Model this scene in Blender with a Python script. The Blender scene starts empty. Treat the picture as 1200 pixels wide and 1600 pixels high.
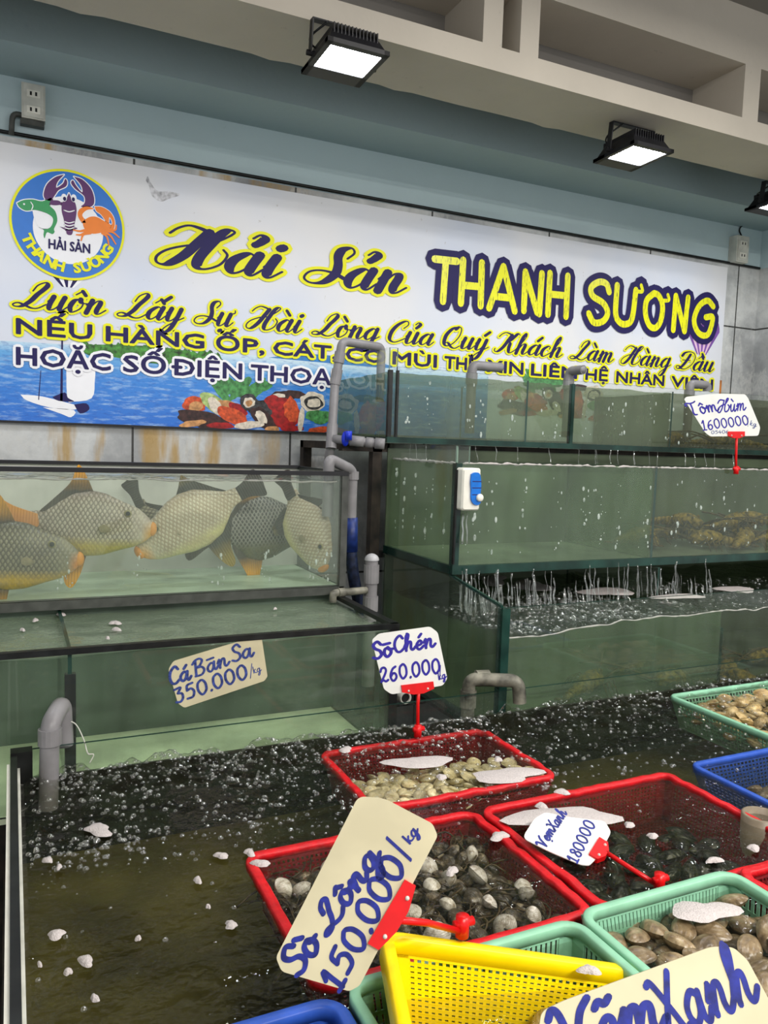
import bpy, math, random
import numpy as np
from mathutils import Vector, Matrix, noise
random.seed(7)
SC = bpy.context.scene
COL = SC.collection

# ------------------------------------------------------------------ camera
F_PX = 1233.1
YAW, PITCH, ROLL = 0.442553, -0.0866899, 0.0329332
CAM = Vector((0.0, 0.0, 1.45))
_F = Vector((math.sin(YAW) * math.cos(PITCH), math.cos(YAW) * math.cos(PITCH), math.sin(PITCH)))
_R0 = Vector((math.cos(YAW), -math.sin(YAW), 0)); _U0 = _R0.cross(_F)
_R = _R0 * math.cos(ROLL) + _U0 * math.sin(ROLL)
_U = -_R0 * math.sin(ROLL) + _U0 * math.cos(ROLL)
cd = bpy.data.cameras.new('camera'); cam = bpy.data.objects.new('camera', cd); COL.objects.link(cam)
cd.sensor_fit = 'VERTICAL'; cd.sensor_height = 24.0; cd.lens = 24.0 * F_PX / 1600.0
cd.clip_start = 0.02
cam.matrix_world = Matrix(((_R.x, _U.x, -_F.x, CAM.x), (_R.y, _U.y, -_F.y, CAM.y), (_R.z, _U.z, -_F.z, CAM.z), (0, 0, 0, 1)))
SC.camera = cam

# ------------------------------------------------------------------ light and exposure
SC.view_settings.view_transform = 'Standard'; SC.view_settings.look = 'None'
SC.view_settings.gamma = 1.0; SC.view_settings.use_curve_mapping = False
SC.view_settings.exposure = 0.98
FLOOD = 40.0
W = bpy.data.worlds.new('market_ambient'); SC.world = W; W.use_nodes = True
W.node_tree.nodes['Background'].inputs[0].default_value = (0.97, 0.98, 1.0, 1)
W.node_tree.nodes['Background'].inputs[1].default_value = 0.48
def aisle_lamp(name, loc, power, size, size_y, col, rot=(0, 0, 0)):
    d = bpy.data.lights.new(name, 'AREA'); d.shape = 'RECTANGLE'; d.size = size; d.size_y = size_y
    d.energy = power; d.color = col
    o = bpy.data.objects.new(name, d); o.location = loc; o.rotation_euler = rot; COL.objects.link(o)
aisle_lamp('aisle_tube_lamp', (0.6, -1.3, 2.95), 60, 1.6, 0.12, (1, 0.96, 0.9))
aisle_lamp('aisle_tube_lamp', (2.8, -0.7, 2.95), 52, 1.6, 0.12, (1, 0.96, 0.9))
aisle_lamp('aisle_tube_lamp', (1.7, 1.1, 2.95), 12, 1.6, 0.12, (1, 0.97, 0.92))
SC.cycles.transparent_max_bounces = 40
SC.cycles.max_bounces = 10
SC.cycles.caustics_reflective = False; SC.cycles.caustics_refractive = False

# ------------------------------------------------------------------ helpers
def ray(x, y): return _F + _R * ((x - 600) / F_PX) - _U * ((y - 800) / F_PX)
def at_y(x, y, Y): d = ray(x, y); return CAM + d * (Y / d.y)
def at_z(x, y, z): d = ray(x, y); return CAM + d * ((z - CAM.z) / d.z)
def at_x(x, y, X): d = ray(x, y); return CAM + d * (X / d.x)
def at_d(x, y, depth): return CAM + ray(x, y) * depth
def at_plane(x, y, p0, n): d = ray(x, y); return CAM + d * ((p0 - CAM).dot(n) / d.dot(n))

class MB:
    def __init__(s): s.v = []; s.f = []; s.m = []
    def add(s, vs, fs, m=0):
        o = len(s.v); s.v += [tuple(v) for v in vs]; s.f += [tuple(i + o for i in f) for f in fs]; s.m += [m] * len(fs)
    def box(s, a, b, m=0, edge=None):
        x0, y0, z0 = a; x1, y1, z1 = b
        vs = [(x0,y0,z0),(x1,y0,z0),(x1,y1,z0),(x0,y1,z0),(x0,y0,z1),(x1,y0,z1),(x1,y1,z1),(x0,y1,z1)]
        s.add(vs, [(0,3,2,1),(4,5,6,7),(0,1,5,4),(1,2,6,5),(2,3,7,6),(3,0,4,7)], m)
        if edge is not None:      # the thin rims of a pane get the edge material
            d = (x1-x0, y1-y0, z1-z0); k = d.index(min(d))
            ax = [2, 2, 1, 0, 1, 0]
            for i in range(6):
                if ax[i] != k: s.m[len(s.m) - 6 + i] = edge
    def bar(s, a, b, w, t, up=(0, 0, 1), m=0):
        a = Vector(a); b = Vector(b); d = (b - a).normalized(); up = Vector(up)
        n = d.cross(up).normalized(); u = n.cross(d).normalized()
        vs = []
        for p in (a, b):
            for sx, sy in ((-1,-1),(1,-1),(1,1),(-1,1)): vs.append(p + n * (sx*w/2) + u * (sy*t/2))
        s.add(vs, [(0,1,2,3),(7,6,5,4),(0,4,5,1),(1,5,6,2),(2,6,7,3),(3,7,4,0)], m)
    def tube(s, pts, r, seg=14, m=0, cap=True):
        pts = [Vector(p) for p in pts]; n = len(pts)
        rs = r if isinstance(r, (list, tuple)) else [r] * n
        t0 = (pts[1] - pts[0]).normalized()
        ref = Vector((0, 0, 1)) if abs(t0.z) < .9 else Vector((1, 0, 0))
        nrm = t0.cross(ref).normalized(); vs = []; prev = t0
        for i, p in enumerate(pts):
            t = (pts[min(i+1, n-1)] - pts[max(i-1, 0)]).normalized()
            q = prev.rotation_difference(t); nrm = (q @ nrm); nrm = (nrm - t * nrm.dot(t)).normalized(); prev = t
            bn = t.cross(nrm)
            for k in range(seg):
                a = 2 * math.pi * k / seg; vs.append(p + (nrm * math.cos(a) + bn * math.sin(a)) * rs[i])
        fs = [(i*seg+k, i*seg+(k+1) % seg, (i+1)*seg+(k+1) % seg, (i+1)*seg+k) for i in range(n-1) for k in range(seg)]
        if cap: fs += [tuple(range(seg-1, -1, -1)), tuple(range((n-1)*seg, n*seg))]
        s.add(vs, fs, m)
    def ellipsoid(s, c, rx, ry, rz, nu=14, nv=9, m=0, rot=None, half=False):
        vs = []; fs = []; c = Vector(c)
        lo = 0 if half else -math.pi/2
        for j in range(nv + 1):
            b = lo + (math.pi/2 - lo) * j / nv
            for i in range(nu):
                a = 2*math.pi*i/nu
                p = Vector((rx*math.cos(b)*math.cos(a), ry*math.cos(b)*math.sin(a), rz*math.sin(b)))
                if rot is not None: p = rot @ p
                vs.append(c + p)
        for j in range(nv):
            for i in range(nu): fs.append((j*nu+i, j*nu+(i+1) % nu, (j+1)*nu+(i+1) % nu, (j+1)*nu+i))
        s.add(vs, fs, m)
    def lathe(s, c, prof, seg=20, m=0, axis='z'):
        vs = []; fs = []; c = Vector(c)
        for r, h in prof:
            for k in range(seg):
                a = 2*math.pi*k/seg; q = (r*math.cos(a), r*math.sin(a))
                vs.append(c + (Vector((q[0], q[1], h)) if axis == 'z' else Vector((q[0], -h, q[1])) if axis == 'y' else Vector((h, q[0], q[1]))))
        n = len(prof)
        for i in range(n-1):
            for k in range(seg): fs.append((i*seg+k, i*seg+(k+1) % seg, (i+1)*seg+(k+1) % seg, (i+1)*seg+k))
        s.add(vs, fs, m)
    def prism(s, pts, n, t, m=0):
        """polygon (3-D points) extruded by t along -n"""
        pts = [Vector(p) for p in pts]; n = Vector(n); k = len(pts)
        vs = pts + [p - n*t for p in pts]
        fs = [tuple(range(k)), tuple(range(2*k-1, k-1, -1))] + [(i, i+k, (i+1) % k + k, (i+1) % k) for i in range(k)]
        s.add(vs, fs, m)
    def build(s, name, mats, parent=None, smooth=False, origin=None):
        me = bpy.data.meshes.new(name)
        vs = s.v if origin is None else [(v[0]-origin[0], v[1]-origin[1], v[2]-origin[2]) for v in s.v]
        me.from_pydata(vs, [], s.f)
        mats = mats if isinstance(mats, (list, tuple)) else [mats]
        for k in mats: me.materials.append(k)
        if len(mats) > 1: me.polygons.foreach_set('material_index', s.m)
        if smooth: me.polygons.foreach_set('use_smooth', [True] * len(me.polygons))
        me.update()
        o = bpy.data.objects.new(name, me); COL.objects.link(o)
        if origin is not None: o.location = origin
        if parent is not None:
            o.parent = parent
            if parent.type == 'EMPTY' and origin is None: o.matrix_parent_inverse = PINV.get(parent.name, Matrix())
        return o
PINV = {}
def thing(name, label, cat, loc=(0, 0, 0), group=None):
    o = bpy.data.objects.new(name, None); COL.objects.link(o); o.location = loc; o.empty_display_size = .05
    o['label'] = label; o['category'] = cat
    if group: o['group'] = group
    PINV[o.name] = Matrix.Translation(-Vector(loc))
    return o
def tag(o, label, cat, group=None, kind=None):
    o['label'] = label; o['category'] = cat
    if group: o['group'] = group
    if kind: o['kind'] = kind
    return o
def struct(o, label=None):
    o['kind'] = 'structure'
    if label: o['label'] = label
    return o
def dup(root, loc, rot=None, scale=None, label=None, group=None):
    r = root.copy(); COL.objects.link(r); r.location = loc
    if rot is not None: r.rotation_euler = rot
    if scale is not None: r.scale = scale
    if label: r['label'] = label
    if group: r['group'] = group
    for ch in root.children:
        c = ch.copy(); COL.objects.link(c); c.parent = r
        for g in ch.children:
            d = g.copy(); COL.objects.link(d); d.parent = c
    return r
def fillet(pts, r, n=6):
    pts = [Vector(p) for p in pts]; out = [pts[0]]
    for i in range(1, len(pts)-1):
        a, b, c = pts[i-1], pts[i], pts[i+1]
        d1 = (a-b); d2 = (c-b); rr = min(r, d1.length*.49, d2.length*.49)
        p, q = b + d1.normalized()*rr, b + d2.normalized()*rr
        for k in range(n+1):
            t = k/n; out.append(p*(1-t)**2 + b*2*t*(1-t) + q*t*t)
    out.append(pts[-1]); return out
def smooth_path(pts, n=8):
    """Catmull-Rom through 2-D or 3-D tuples"""
    pts = [Vector(p) for p in pts]
    if len(pts) < 3: return [pts[0].lerp(pts[1], k/n) for k in range(n+1)]
    P = [pts[0]*2 - pts[1]] + pts + [pts[-1]*2 - pts[-2]]; out = []
    for i in range(1, len(P)-2):
        for k in range(n):
            t = k/n; a, b, c, d = P[i-1], P[i], P[i+1], P[i+2]
            out.append(0.5*((b*2) + (c-a)*t + (a*2-b*5+c*4-d)*t*t + (b*3-a-c*3+d)*t**3))
    out.append(pts[-1]); return out
def lerp_tab(tab, t):
    for (a, x), (b, y) in zip(tab, tab[1:]):
        if t <= b: return x + (y-x)*(t-a)/(b-a)
    return tab[-1][1]

# ------------------------------------------------------------------ materials
def lin(c):
    return tuple(((v/255)/12.92 if v/255 <= .04045 else ((v/255+.055)/1.055)**2.4) for v in c) + (1,)
class NT:
    def __init__(s, name):
        s.mat = bpy.data.materials.new(name); s.mat.use_nodes = True; s.t = s.mat.node_tree; s.n = s.t.nodes
        s.n.clear(); s.out = s.n.new('ShaderNodeOutputMaterial')
    def node(s, typ, **kw):
        o = s.n.new('ShaderNode' + typ)
        for k, v in kw.items():
            if k[0] == 'i' and k[1:].isdigit(): s.put(o.inputs[int(k[1:])], v)
            elif k in o.inputs: s.put(o.inputs[k], v)
            else: setattr(o, k, v)
        return o
    def put(s, sock, v):
        if isinstance(v, bpy.types.NodeSocket): s.t.links.new(v, sock)
        elif isinstance(v, bpy.types.Node): s.t.links.new(v.outputs[0], sock)
        else:
            if sock.type == 'RGBA' and len(v) == 3: v = tuple(v) + (1,)
            sock.default_value = v
    def ramp(s, fac, stops, interp='LINEAR'):
        r = s.node('ValToRGB'); s.put(r.inputs[0], fac); cr = r.color_ramp; cr.interpolation = interp
        while len(cr.elements) < len(stops): cr.elements.new(.5)
        for e, (p, c) in zip(cr.elements, stops): e.position = p; e.color = c if len(c) == 4 else tuple(c) + (1,)
        return r.outputs[0]
    def noise(s, scale, vec=None, detail=3, rough=.5, stretch=None):
        n = s.node('TexNoise'); n.inputs['Scale'].default_value = scale; n.inputs['Detail'].default_value = detail
        n.inputs['Roughness'].default_value = rough
        vec = vec if vec is not None else s.coord()
        if stretch: mp = s.node('Mapping'); s.put(mp.inputs[0], vec); mp.inputs[3].default_value = stretch; vec = mp.outputs[0]
        s.put(n.inputs['Vector'], vec); return n.outputs[0]
    def coord(s, which='Object'): return s.node('TexCoord').outputs[which]
    def mix(s, fac, a, b, mode='MIX'):
        m = s.node('Mix', data_type='RGBA', blend_type=mode); s.put(m.inputs[0], fac); s.put(m.inputs[6], a); s.put(m.inputs[7], b); return m.outputs[2]
    def math(s, op, a, b=0.0, c=None):
        m = s.node('Math', operation=op); s.put(m.inputs[0], a); s.put(m.inputs[1], b)
        if c is not None: s.put(m.inputs[2], c)
        return m.outputs[0]
    def bump(s, h, strength=.3, dist=.01):
        b = s.node('Bump'); b.inputs['Strength'].default_value = strength; b.inputs['Distance'].default_value = dist
        s.put(b.inputs['Height'], h); return b.outputs[0]
    def bsdf(s, col, rough=.5, normal=None, metal=0, spec=.5, **kw):
        b = s.node('BsdfPrincipled'); s.put(b.inputs['Base Color'], col); s.put(b.inputs['Roughness'], rough)
        b.inputs['Metallic'].default_value = metal; b.inputs['Specular IOR Level'].default_value = spec
        if normal is not None: s.put(b.inputs['Normal'], normal)
        for k, v in kw.items(): s.put(b.inputs[k.replace('_', ' ')], v)
        return b.outputs[0]
    def finish(s, sh): s.t.links.new(sh, s.out.inputs[0]); return s.mat
def plain(name, col, rough=.5, var=.08, scale=40, metal=0, spec=.35, bump=0, bscale=None):
    n = NT(name); c = lin(col)
    dark = tuple(v*(1-var*2) for v in c[:3]); lite = tuple(min(1, v*(1+var)) for v in c[:3])
    nz = n.noise(scale, detail=4)
    colr = n.ramp(nz, [(.3, dark), (.7, lite)])
    nor = n.bump(n.noise(bscale or scale*3), bump, .004) if bump else None
    return n.finish(n.bsdf(colr, rough, nor, metal, spec))
def clear_glass(name, tint=(.97, .985, .97), streaks=.0, film=None, film_fac=0.0, rough=.01, ior=1.45, gl=1.0):
    n = NT(name)
    fr = n.node('Fresnel'); fr.inputs[0].default_value = ior
    tr = n.node('BsdfTransparent', i0=tint); gs = n.node('BsdfGlossy'); gs.inputs['Roughness'].default_value = rough
    body = tr.outputs[0]
    if film:
        df = n.node('BsdfDiffuse', i0=film); tl = n.node('BsdfTranslucent', i0=film)
        ad = n.node('MixShader'); ad.inputs[0].default_value = .5; n.put(ad.inputs[1], df); n.put(ad.inputs[2], tl)
        mx = n.node('MixShader')
        if streaks:
            nz = n.noise(9, stretch=(3, 3, .6), detail=5, rough=.6)
            n.put(mx.inputs[0], n.math('MULTIPLY_ADD', nz, streaks, film_fac - streaks*.5))
        else: mx.inputs[0].default_value = film_fac
        n.put(mx.inputs[1], body); n.put(mx.inputs[2], ad); body = mx.outputs[0]
    m2 = n.node('MixShader'); n.put(m2.inputs[0], n.math('MULTIPLY', n.math('MULTIPLY', fr.outputs[0], gl), n.math('SUBTRACT', 1.0, n.node('NewGeometry').outputs['Backfacing']))); n.put(m2.inputs[1], body); n.put(m2.inputs[2], gs)
    return n.finish(m2.outputs[0])
def water_mat(name, tint, film, fac, ripple=.25, rscale=18, rdist=.02, gl=1.0):
    n = NT(name)
    co = n.coord()
    h = n.math('ADD', n.noise(rscale, co, 4, .55), n.math('MULTIPLY', n.noise(rscale*3.3, co, 2), .35))
    nb = n.bump(h, ripple, rdist)
    fr = n.node('Fresnel'); fr.inputs[0].default_value = 1.33; n.put(fr.inputs['Normal'], nb)
    tr = n.node('BsdfTransparent', i0=tint); gs = n.node('BsdfGlossy'); gs.inputs['Roughness'].default_value = .03; n.put(gs.inputs['Normal'], nb)
    df = n.node('BsdfDiffuse', i0=film); tl = n.node('BsdfTranslucent', i0=film)
    ad = n.node('MixShader'); ad.inputs[0].default_value = .5; n.put(ad.inputs[1], df); n.put(ad.inputs[2], tl)
    mx = n.node('MixShader'); mx.inputs[0].default_value = fac; n.put(mx.inputs[1], tr); n.put(mx.inputs[2], ad)
    m2 = n.node('MixShader'); n.put(m2.inputs[0], n.math('MULTIPLY', n.math('MULTIPLY', fr.outputs[0], gl), n.math('SUBTRACT', 1.0, n.node('NewGeometry').outputs['Backfacing']))); n.put(m2.inputs[1], mx); n.put(m2.inputs[2], gs)
    return n.finish(m2.outputs[0])
def emit(name, col, strength):
    n = NT(name); e = n.node('Emission', i0=col, i1=strength); return n.finish(e.outputs[0])

def mat_tile():
    n = NT('marble_tile'); co = n.coord(); sp = n.node('SeparateXYZ', i0=co)
    a = n.noise(2.2, co, 8, .62); b = n.noise(6.0, co, 6, .6)
    base = n.ramp(a, [(.30, lin((128, 130, 130))), (.46, lin((168, 170, 170))), (.56, lin((206, 208, 206))), (.72, lin((150, 153, 154)))])
    vein = n.ramp(n.noise(3.1, co, 7, .7, stretch=(1, 1, .55)), [(.47, (0,0,0,1)), (.5, (1,1,1,1)), (.53, (0,0,0,1))])
    c = n.mix(n.math('MULTIPLY', vein, .45), base, lin((205, 205, 200)))
    gold = n.ramp(n.noise(1.9, co, 5, .65, stretch=(2.6, 1, .5)), [(.50, (0,0,0,1)), (.60, (1,1,1,1))])
    left = n.ramp(n.math('DIVIDE', sp.outputs[0], 4.0), [(.20, (1,1,1,1)), (.30, (0,0,0,1))])
    c = n.mix(n.math('MULTIPLY', n.math('MULTIPLY', gold, left), .8), c, lin((176, 140, 62)))
    def joint(s, off, per):
        m = n.math('FRACT', n.math('DIVIDE', n.math('ADD', s, off), per)); m2 = n.math('ABSOLUTE', n.math('SUBTRACT', m, .5))
        return n.math('GREATER_THAN', m2, .5 - .004/per)
    j = n.math('MAXIMUM', joint(sp.outputs[0], .2, .6), joint(sp.outputs[2], .29, .6))
    c = n.mix(j, c, lin((60, 60, 58)))
    return n.finish(n.bsdf(c, n.ramp(b, [(.3, (.18,)*3), (.8, (.4,)*3)]), spec=.4))
def mat_paint(name, col, grime=.35):
    n = NT(name); co = n.coord(); c = lin(col)
    g = n.ramp(n.noise(1.6, co, 6, .62), [(.42, (0,0,0,1)), (.75, (1,1,1,1))])
    s = n.ramp(n.noise(26, co, 4, .7), [(.66, (0,0,0,1)), (.74, (1,1,1,1))])
    cc = n.mix(n.math('MULTIPLY', g, grime), c, tuple(v*.62 for v in c[:3]))
    cc = n.mix(n.math('MULTIPLY', s, grime*.6), cc, tuple(v*.35 for v in c[:3]))
    return n.finish(n.bsdf(cc, .75, n.bump(n.noise(30, co, 5), .12, .01)))
M = {}
M['tile'] = mat_tile()
M['blue_wall'] = mat_paint('blue_grey_wall_paint', (188, 208, 212), .22)
M['blue_beam'] = mat_paint('blue_grey_beam_paint', (158, 178, 182), .25)
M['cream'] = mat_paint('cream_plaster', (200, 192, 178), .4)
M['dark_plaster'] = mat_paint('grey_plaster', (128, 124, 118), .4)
M['floor'] = mat_paint('wet_concrete_floor', (70, 68, 64), .5)
def mat_banner():
    n = NT('white_sign_sheet'); nz = n.noise(1.3, None, 3, .5)
    c = n.ramp(nz, [(.42, lin((230, 230, 232))), (.66, lin((206, 216, 236)))])
    sp = n.ramp(n.noise(45, None, 2, .5), [(.74, (0,0,0,1)), (.76, (1,1,1,1))])
    return n.finish(n.bsdf(n.mix(n.math('MULTIPLY', sp, .3), c, lin((150, 140, 124))), .45, spec=.3))
M['banner'] = mat_banner()
M['navy'] = plain('navy_print', (30, 22, 84), .6, .03)
M['yellow_print'] = plain('yellow_print', (240, 238, 20), .5, .02)
M['white_print'] = plain('white_print', (245, 245, 248), .5, .01)
M['ink'] = plain('blue_marker_ink', (30, 40, 132), .4, .25, 120)
M['ink_dark'] = plain('faded_blue_marker_ink', (58, 74, 142), .45, .35, 160)
M['violet_ink'] = plain('violet_marker_ink', (44, 34, 148), .4, .15, 120)
M['card_white'] = plain('white_card', (222, 223, 218), .35, .03, 20)
M['card_cream'] = plain('yellowed_card', (204, 195, 162), .35, .06, 14)
M['red'] = plain('red_plastic', (205, 14, 26), .38, .12, 60, bump=.25, bscale=160)
M['red_mesh'] = plain('water_dimmed_red_mesh', (128, 8, 18), .45, .15, 60)  # same red plastic, dimming by the murky water painted into its colour
M['red_clip'] = plain('red_clip_plastic', (214, 18, 22), .3, .05)
M['mint'] = plain('mint_green_plastic', (140, 196, 164), .4, .08, 30)
M['blue'] = plain('blue_plastic', (44, 84, 180), .4, .1, 40)
M['yellow'] = plain('yellow_plastic', (252, 220, 0), .32, .05, 20)
M['pvc'] = plain('grey_pvc', (134, 132, 134), .38, .1, 18)
M['pvc_old'] = plain('mouldy_grey_pvc', (118, 116, 104), .5, .45, 26)
M['pvc_cap'] = plain('pale_pvc', (176, 176, 178), .35, .1)
M['hose'] = plain('blue_hose_rubber', (28, 48, 110), .4, .25, 50)
M['hose_dark'] = plain('dark_blue_hose', (24, 34, 62), .5, .4, 70)
M['valve_blue'] = plain('blue_valve_plastic', (24, 50, 190), .35, .05)
M['black'] = plain('black_silicone', (20, 22, 22), .4, .5, 30)
M['black_metal'] = plain('black_painted_aluminium', (26, 26, 30), .45, .15, 30)
M['steel_frame'] = plain('dark_rusty_steel', (46, 38, 32), .65, .5, 22)
M['grey_frame'] = plain('grey_aluminium_frame', (72, 74, 70), .5, .2, 30)
M['glass_edge'] = plain('green_glass_edge', (26, 58, 50), .15, .3, 12)
M['glass_edge_pale'] = plain('pale_glass_edge', (150, 176, 160), .15, .1, 12)
M['glass'] = clear_glass('clear_tank_glass', film=(.55, .68, .58, 1), film_fac=.05, streaks=.12)
M['glass_clean'] = clear_glass('clean_tank_glass', film=(.6, .7, .64, 1), film_fac=.02, streaks=.04)
M['white_plastic'] = plain('white_plastic', (232, 230, 218), .35, .04)
M['off_white'] = plain('aged_white_plastic', (206, 206, 196), .45, .1, 20)
M['panel_blue'] = plain('bright_blue_plastic', (14, 110, 206), .3, .08)
M['tank_floor'] = plain('pale_green_tank_floor', (226, 236, 202), .4, .15, 8)
M['tank_back'] = plain('grey_green_tank_back', (118, 130, 108), .4, .25, 5)
M['tank_back_dark'] = plain('dark_green_tank_back', (84, 96, 74), .4, .3, 3)
M['tank_back_pale'] = plain('pale_grey_tank_back', (214, 214, 206), .4, .12, 6)
M['olive_floor'] = plain('olive_tank_floor', (176, 164, 104), .6, .35, 5)
M['foam'] = plain('white_foam', (196, 188, 186), .6, .06, 200, bump=.6, bscale=400)
def mat_bubble():
    n = NT('air_bubble_film'); lw = n.node('LayerWeight'); lw.inputs[0].default_value = .35
    tr = n.node('BsdfTransparent', i0=(.95, .97, .96)); gs = n.node('BsdfGlossy', i0=(.95, .95, .95)); gs.inputs['Roughness'].default_value = .08
    mx = n.node('MixShader'); n.put(mx.inputs[0], n.math('MULTIPLY_ADD', lw.outputs[1], .75, .12)); n.put(mx.inputs[1], tr); df = n.node('BsdfDiffuse', i0=(.85, .85, .83)); ad = n.node('MixShader'); ad.inputs[0].default_value = .12; n.put(ad.inputs[1], gs); n.put(ad.inputs[2], df); n.put(mx.inputs[2], ad)
    return n.finish(mx.outputs[0])
M['bubble'] = mat_bubble()
def mat_froth():
    n = NT('frothy_water'); nz = n.noise(60, None, 4, .7)
    f = n.ramp(nz, [(.35, (0,0,0,1)), (.55, (1,1,1,1))])
    tr = n.node('BsdfTransparent', i0=(.9, .95, .92)); df = n.node('BsdfPrincipled'); df.inputs['Base Color'].default_value = (.8, .82, .82, 1); df.inputs['Roughness'].default_value = .2
    mx = n.node('MixShader'); n.put(mx.inputs[0], n.math('MULTIPLY_ADD', f, .55, .12)); n.put(mx.inputs[1], tr); n.put(mx.inputs[2], df)
    return n.finish(mx.outputs[0])
M['froth'] = mat_froth()
def murk(name, tint, film, fac, streak=.12):
    """cloudy water seen through a pane: part of the light is scattered, the rest passes tinted"""
    n = NT(name); co = n.coord(); f = lin(film)
    nz = n.noise(4, co, 4, .6, stretch=(1.6, 1.6, .5))
    tr = n.node('BsdfTransparent', i0=tint)
    c = n.ramp(nz, [(.3, tuple(v*.8 for v in f[:3])), (.7, tuple(v*1.2 for v in f[:3]))])
    df = n.node('BsdfDiffuse'); n.put(df.inputs[0], c); tl = n.node('BsdfTranslucent'); n.put(tl.inputs[0], c)
    ad = n.node('MixShader'); ad.inputs[0].default_value = .5; n.put(ad.inputs[1], df); n.put(ad.inputs[2], tl)
    mx = n.node('MixShader'); n.put(mx.inputs[0], n.math('MULTIPLY_ADD', nz, streak*2, fac-streak)); n.put(mx.inputs[1], tr); n.put(mx.inputs[2], ad)
    return n.finish(mx.outputs[0])
def deep_water(name, film, fac, absorb, density, ripple, rscale, rdist):
    m = water_mat(name, (.97, .97, .95, 1), film, fac, ripple, rscale, rdist); nt = m.node_tree
    v = nt.nodes.new('ShaderNodeVolumeAbsorption'); v.inputs[0].default_value = absorb; v.inputs[1].default_value = density
    nt.links.new(v.outputs[0], nt.nodes['Material Output'].inputs['Volume']); return m
W_FRONT = [deep_water('olive_pond_water', (.05, .052, .038, 1), .12, (.50, .50, .34, 1), 6.2, .40, 14, .02)]
W_LEFT = [water_mat('clear_green_water_top', (.92, .95, .9, 1), (.56, .68, .52, 1), .42, .25, 12, .014), murk('clear_green_water', (.85, .90, .83), (120, 136, 114), .08, .04)]
W_FISH = [water_mat('fish_water_top', (.93, .95, .92, 1), (.5, .52, .5, 1), .1, .2, 12, .012), murk('pale_water', (.94, .96, .93), (184, 188, 180), .10, .05)]
W_MID = [water_mat('middle_water_top', (.80, .86, .78, 1), (.24, .29, .23, 1), .2, .3, 16, .012), murk('murky_green_water', (.84, .90, .78), (122, 144, 110), .36, .20)]
W_MIDR = [W_MID[0], murk('dimmed_brown_green_water', (.84, .86, .74), (74, 80, 60), .22, .08)]  # right compartment: the weaker lamp light there is put into the darker colour
W_TOP = [water_mat('topmost_water_top', (.82, .86, .78, 1), (.26, .30, .24, 1), .2, .2, 10, .012), murk('cloudy_grey_green_water', (.62, .68, .56), (140, 150, 124), .44, .16)]
W_TOPR = [W_TOP[0], murk('dimmed_cloudy_water', (.56, .58, .46), (92, 94, 72), .34, .12)]  # dimmer right end of the topmost tank, painted as darker water
W_LOW = [water_mat('dark_churned_water_top', (.50, .55, .47, 1), (.07, .085, .06, 1), .12, .6, 18, .03), murk('dark_murky_water', (.74, .80, .68), (112, 134, 102), .38, .16)]
W_LOWR = [W_LOW[0], murk('dimmed_dark_water', (.74, .75, .60), (54, 58, 40), .18, .08)]  # right end of the lowest tank: less lamp light painted as browner water

# ------------------------------------------------------------------ room
YW = 3.0; XR = 3.55
b = MB(); b.box((-3, YW, 0), (XR+.1, YW+.12, 2.422)); struct(b.build('wall_back', M['tile']), 'grey marble tiled back wall')
b = MB(); b.box((-3, YW+.001, 2.422), (XR+.1, YW+.12, 3.06)); struct(b.build('wall_back_upper', M['blue_wall']), 'blue grey painted upper wall above the sign')
b = MB(); b.box((XR, 1.2, 0), (XR+.12, YW, 2.422)); struct(b.build('wall_right', M['tile']), 'grey marble tiled right wall')
b = MB(); b.box((XR+.001, 1.2, 2.422), (XR+.12, YW, 3.06)); struct(b.build('wall_right_upper', M['blue_wall']), 'blue grey painted upper right wall')
b = MB(); b.box((-3, -3, -.1), (XR+.12, YW+.12, 0)); struct(b.build('floor', M['floor']), 'wet dark concrete floor')
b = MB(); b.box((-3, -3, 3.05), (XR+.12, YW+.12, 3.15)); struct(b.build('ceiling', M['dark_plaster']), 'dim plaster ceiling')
b = MB(); b.box((-3, 2.74, 2.615), (XR, YW+.001, 3.05)); struct(b.build('trim_1', M['blue_beam']), 'blue grey concrete beam along the top of the back wall')
# concrete ledge with open niches, from which the floodlights hang
LY0, LY1 = 2.16, 2.425
b = MB()
xs = [-3 + .06*i for i in range(111)]; vs = []; fs = []          # underside with a slightly chipped rear edge
def rear(i): return LY1 + .006*noise.noise(Vector((xs[i]*4, 0, 3))) + (.012 if noise.noise(Vector((xs[i]*9, 4, 1))) > .25 else 0)
for i, x in enumerate(xs): vs += [(x, LY0, 2.6), (x, rear(i), 2.6), (x, rear(i), 2.672), (x, LY0, 2.672)]
for i in range(110):
    o = i*4; fs += [(o, o+1, o+5, o+4), (o+1, o+2, o+6, o+5), (o+2, o+3, o+7, o+6), (o+3, o, o+4, o+7)]
b.add(vs, fs); struct(b.build('trim_2', M['cream']), 'cream concrete ledge carrying the floodlights')
b = MB(); b.box((-3, LY0, 2.858), (XR, LY1, 3.05)); struct(b.build('trim_3', M['cream']), 'cream concrete band above the open niches')
for k, (xa, xb) in enumerate([(-1.2, -1.12), (.1, .18), (1.303, 1.372), (1.438, 1.508), (2.41, 2.49), (3.3, 3.38)]):
    b = MB(); b.box((xa, LY0, 2.672), (xb, LY1-.002, 2.858)); struct(b.build('trim_%d' % (4+k), M['cream']), 'cream upright between the open niches')
b = MB(); b.box((-3, LY1-.02, 2.672), (XR, LY1, 2.858)); struct(b.build('trim_10', M['dark_plaster']), 'grey rear panel of the niches')

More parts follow.
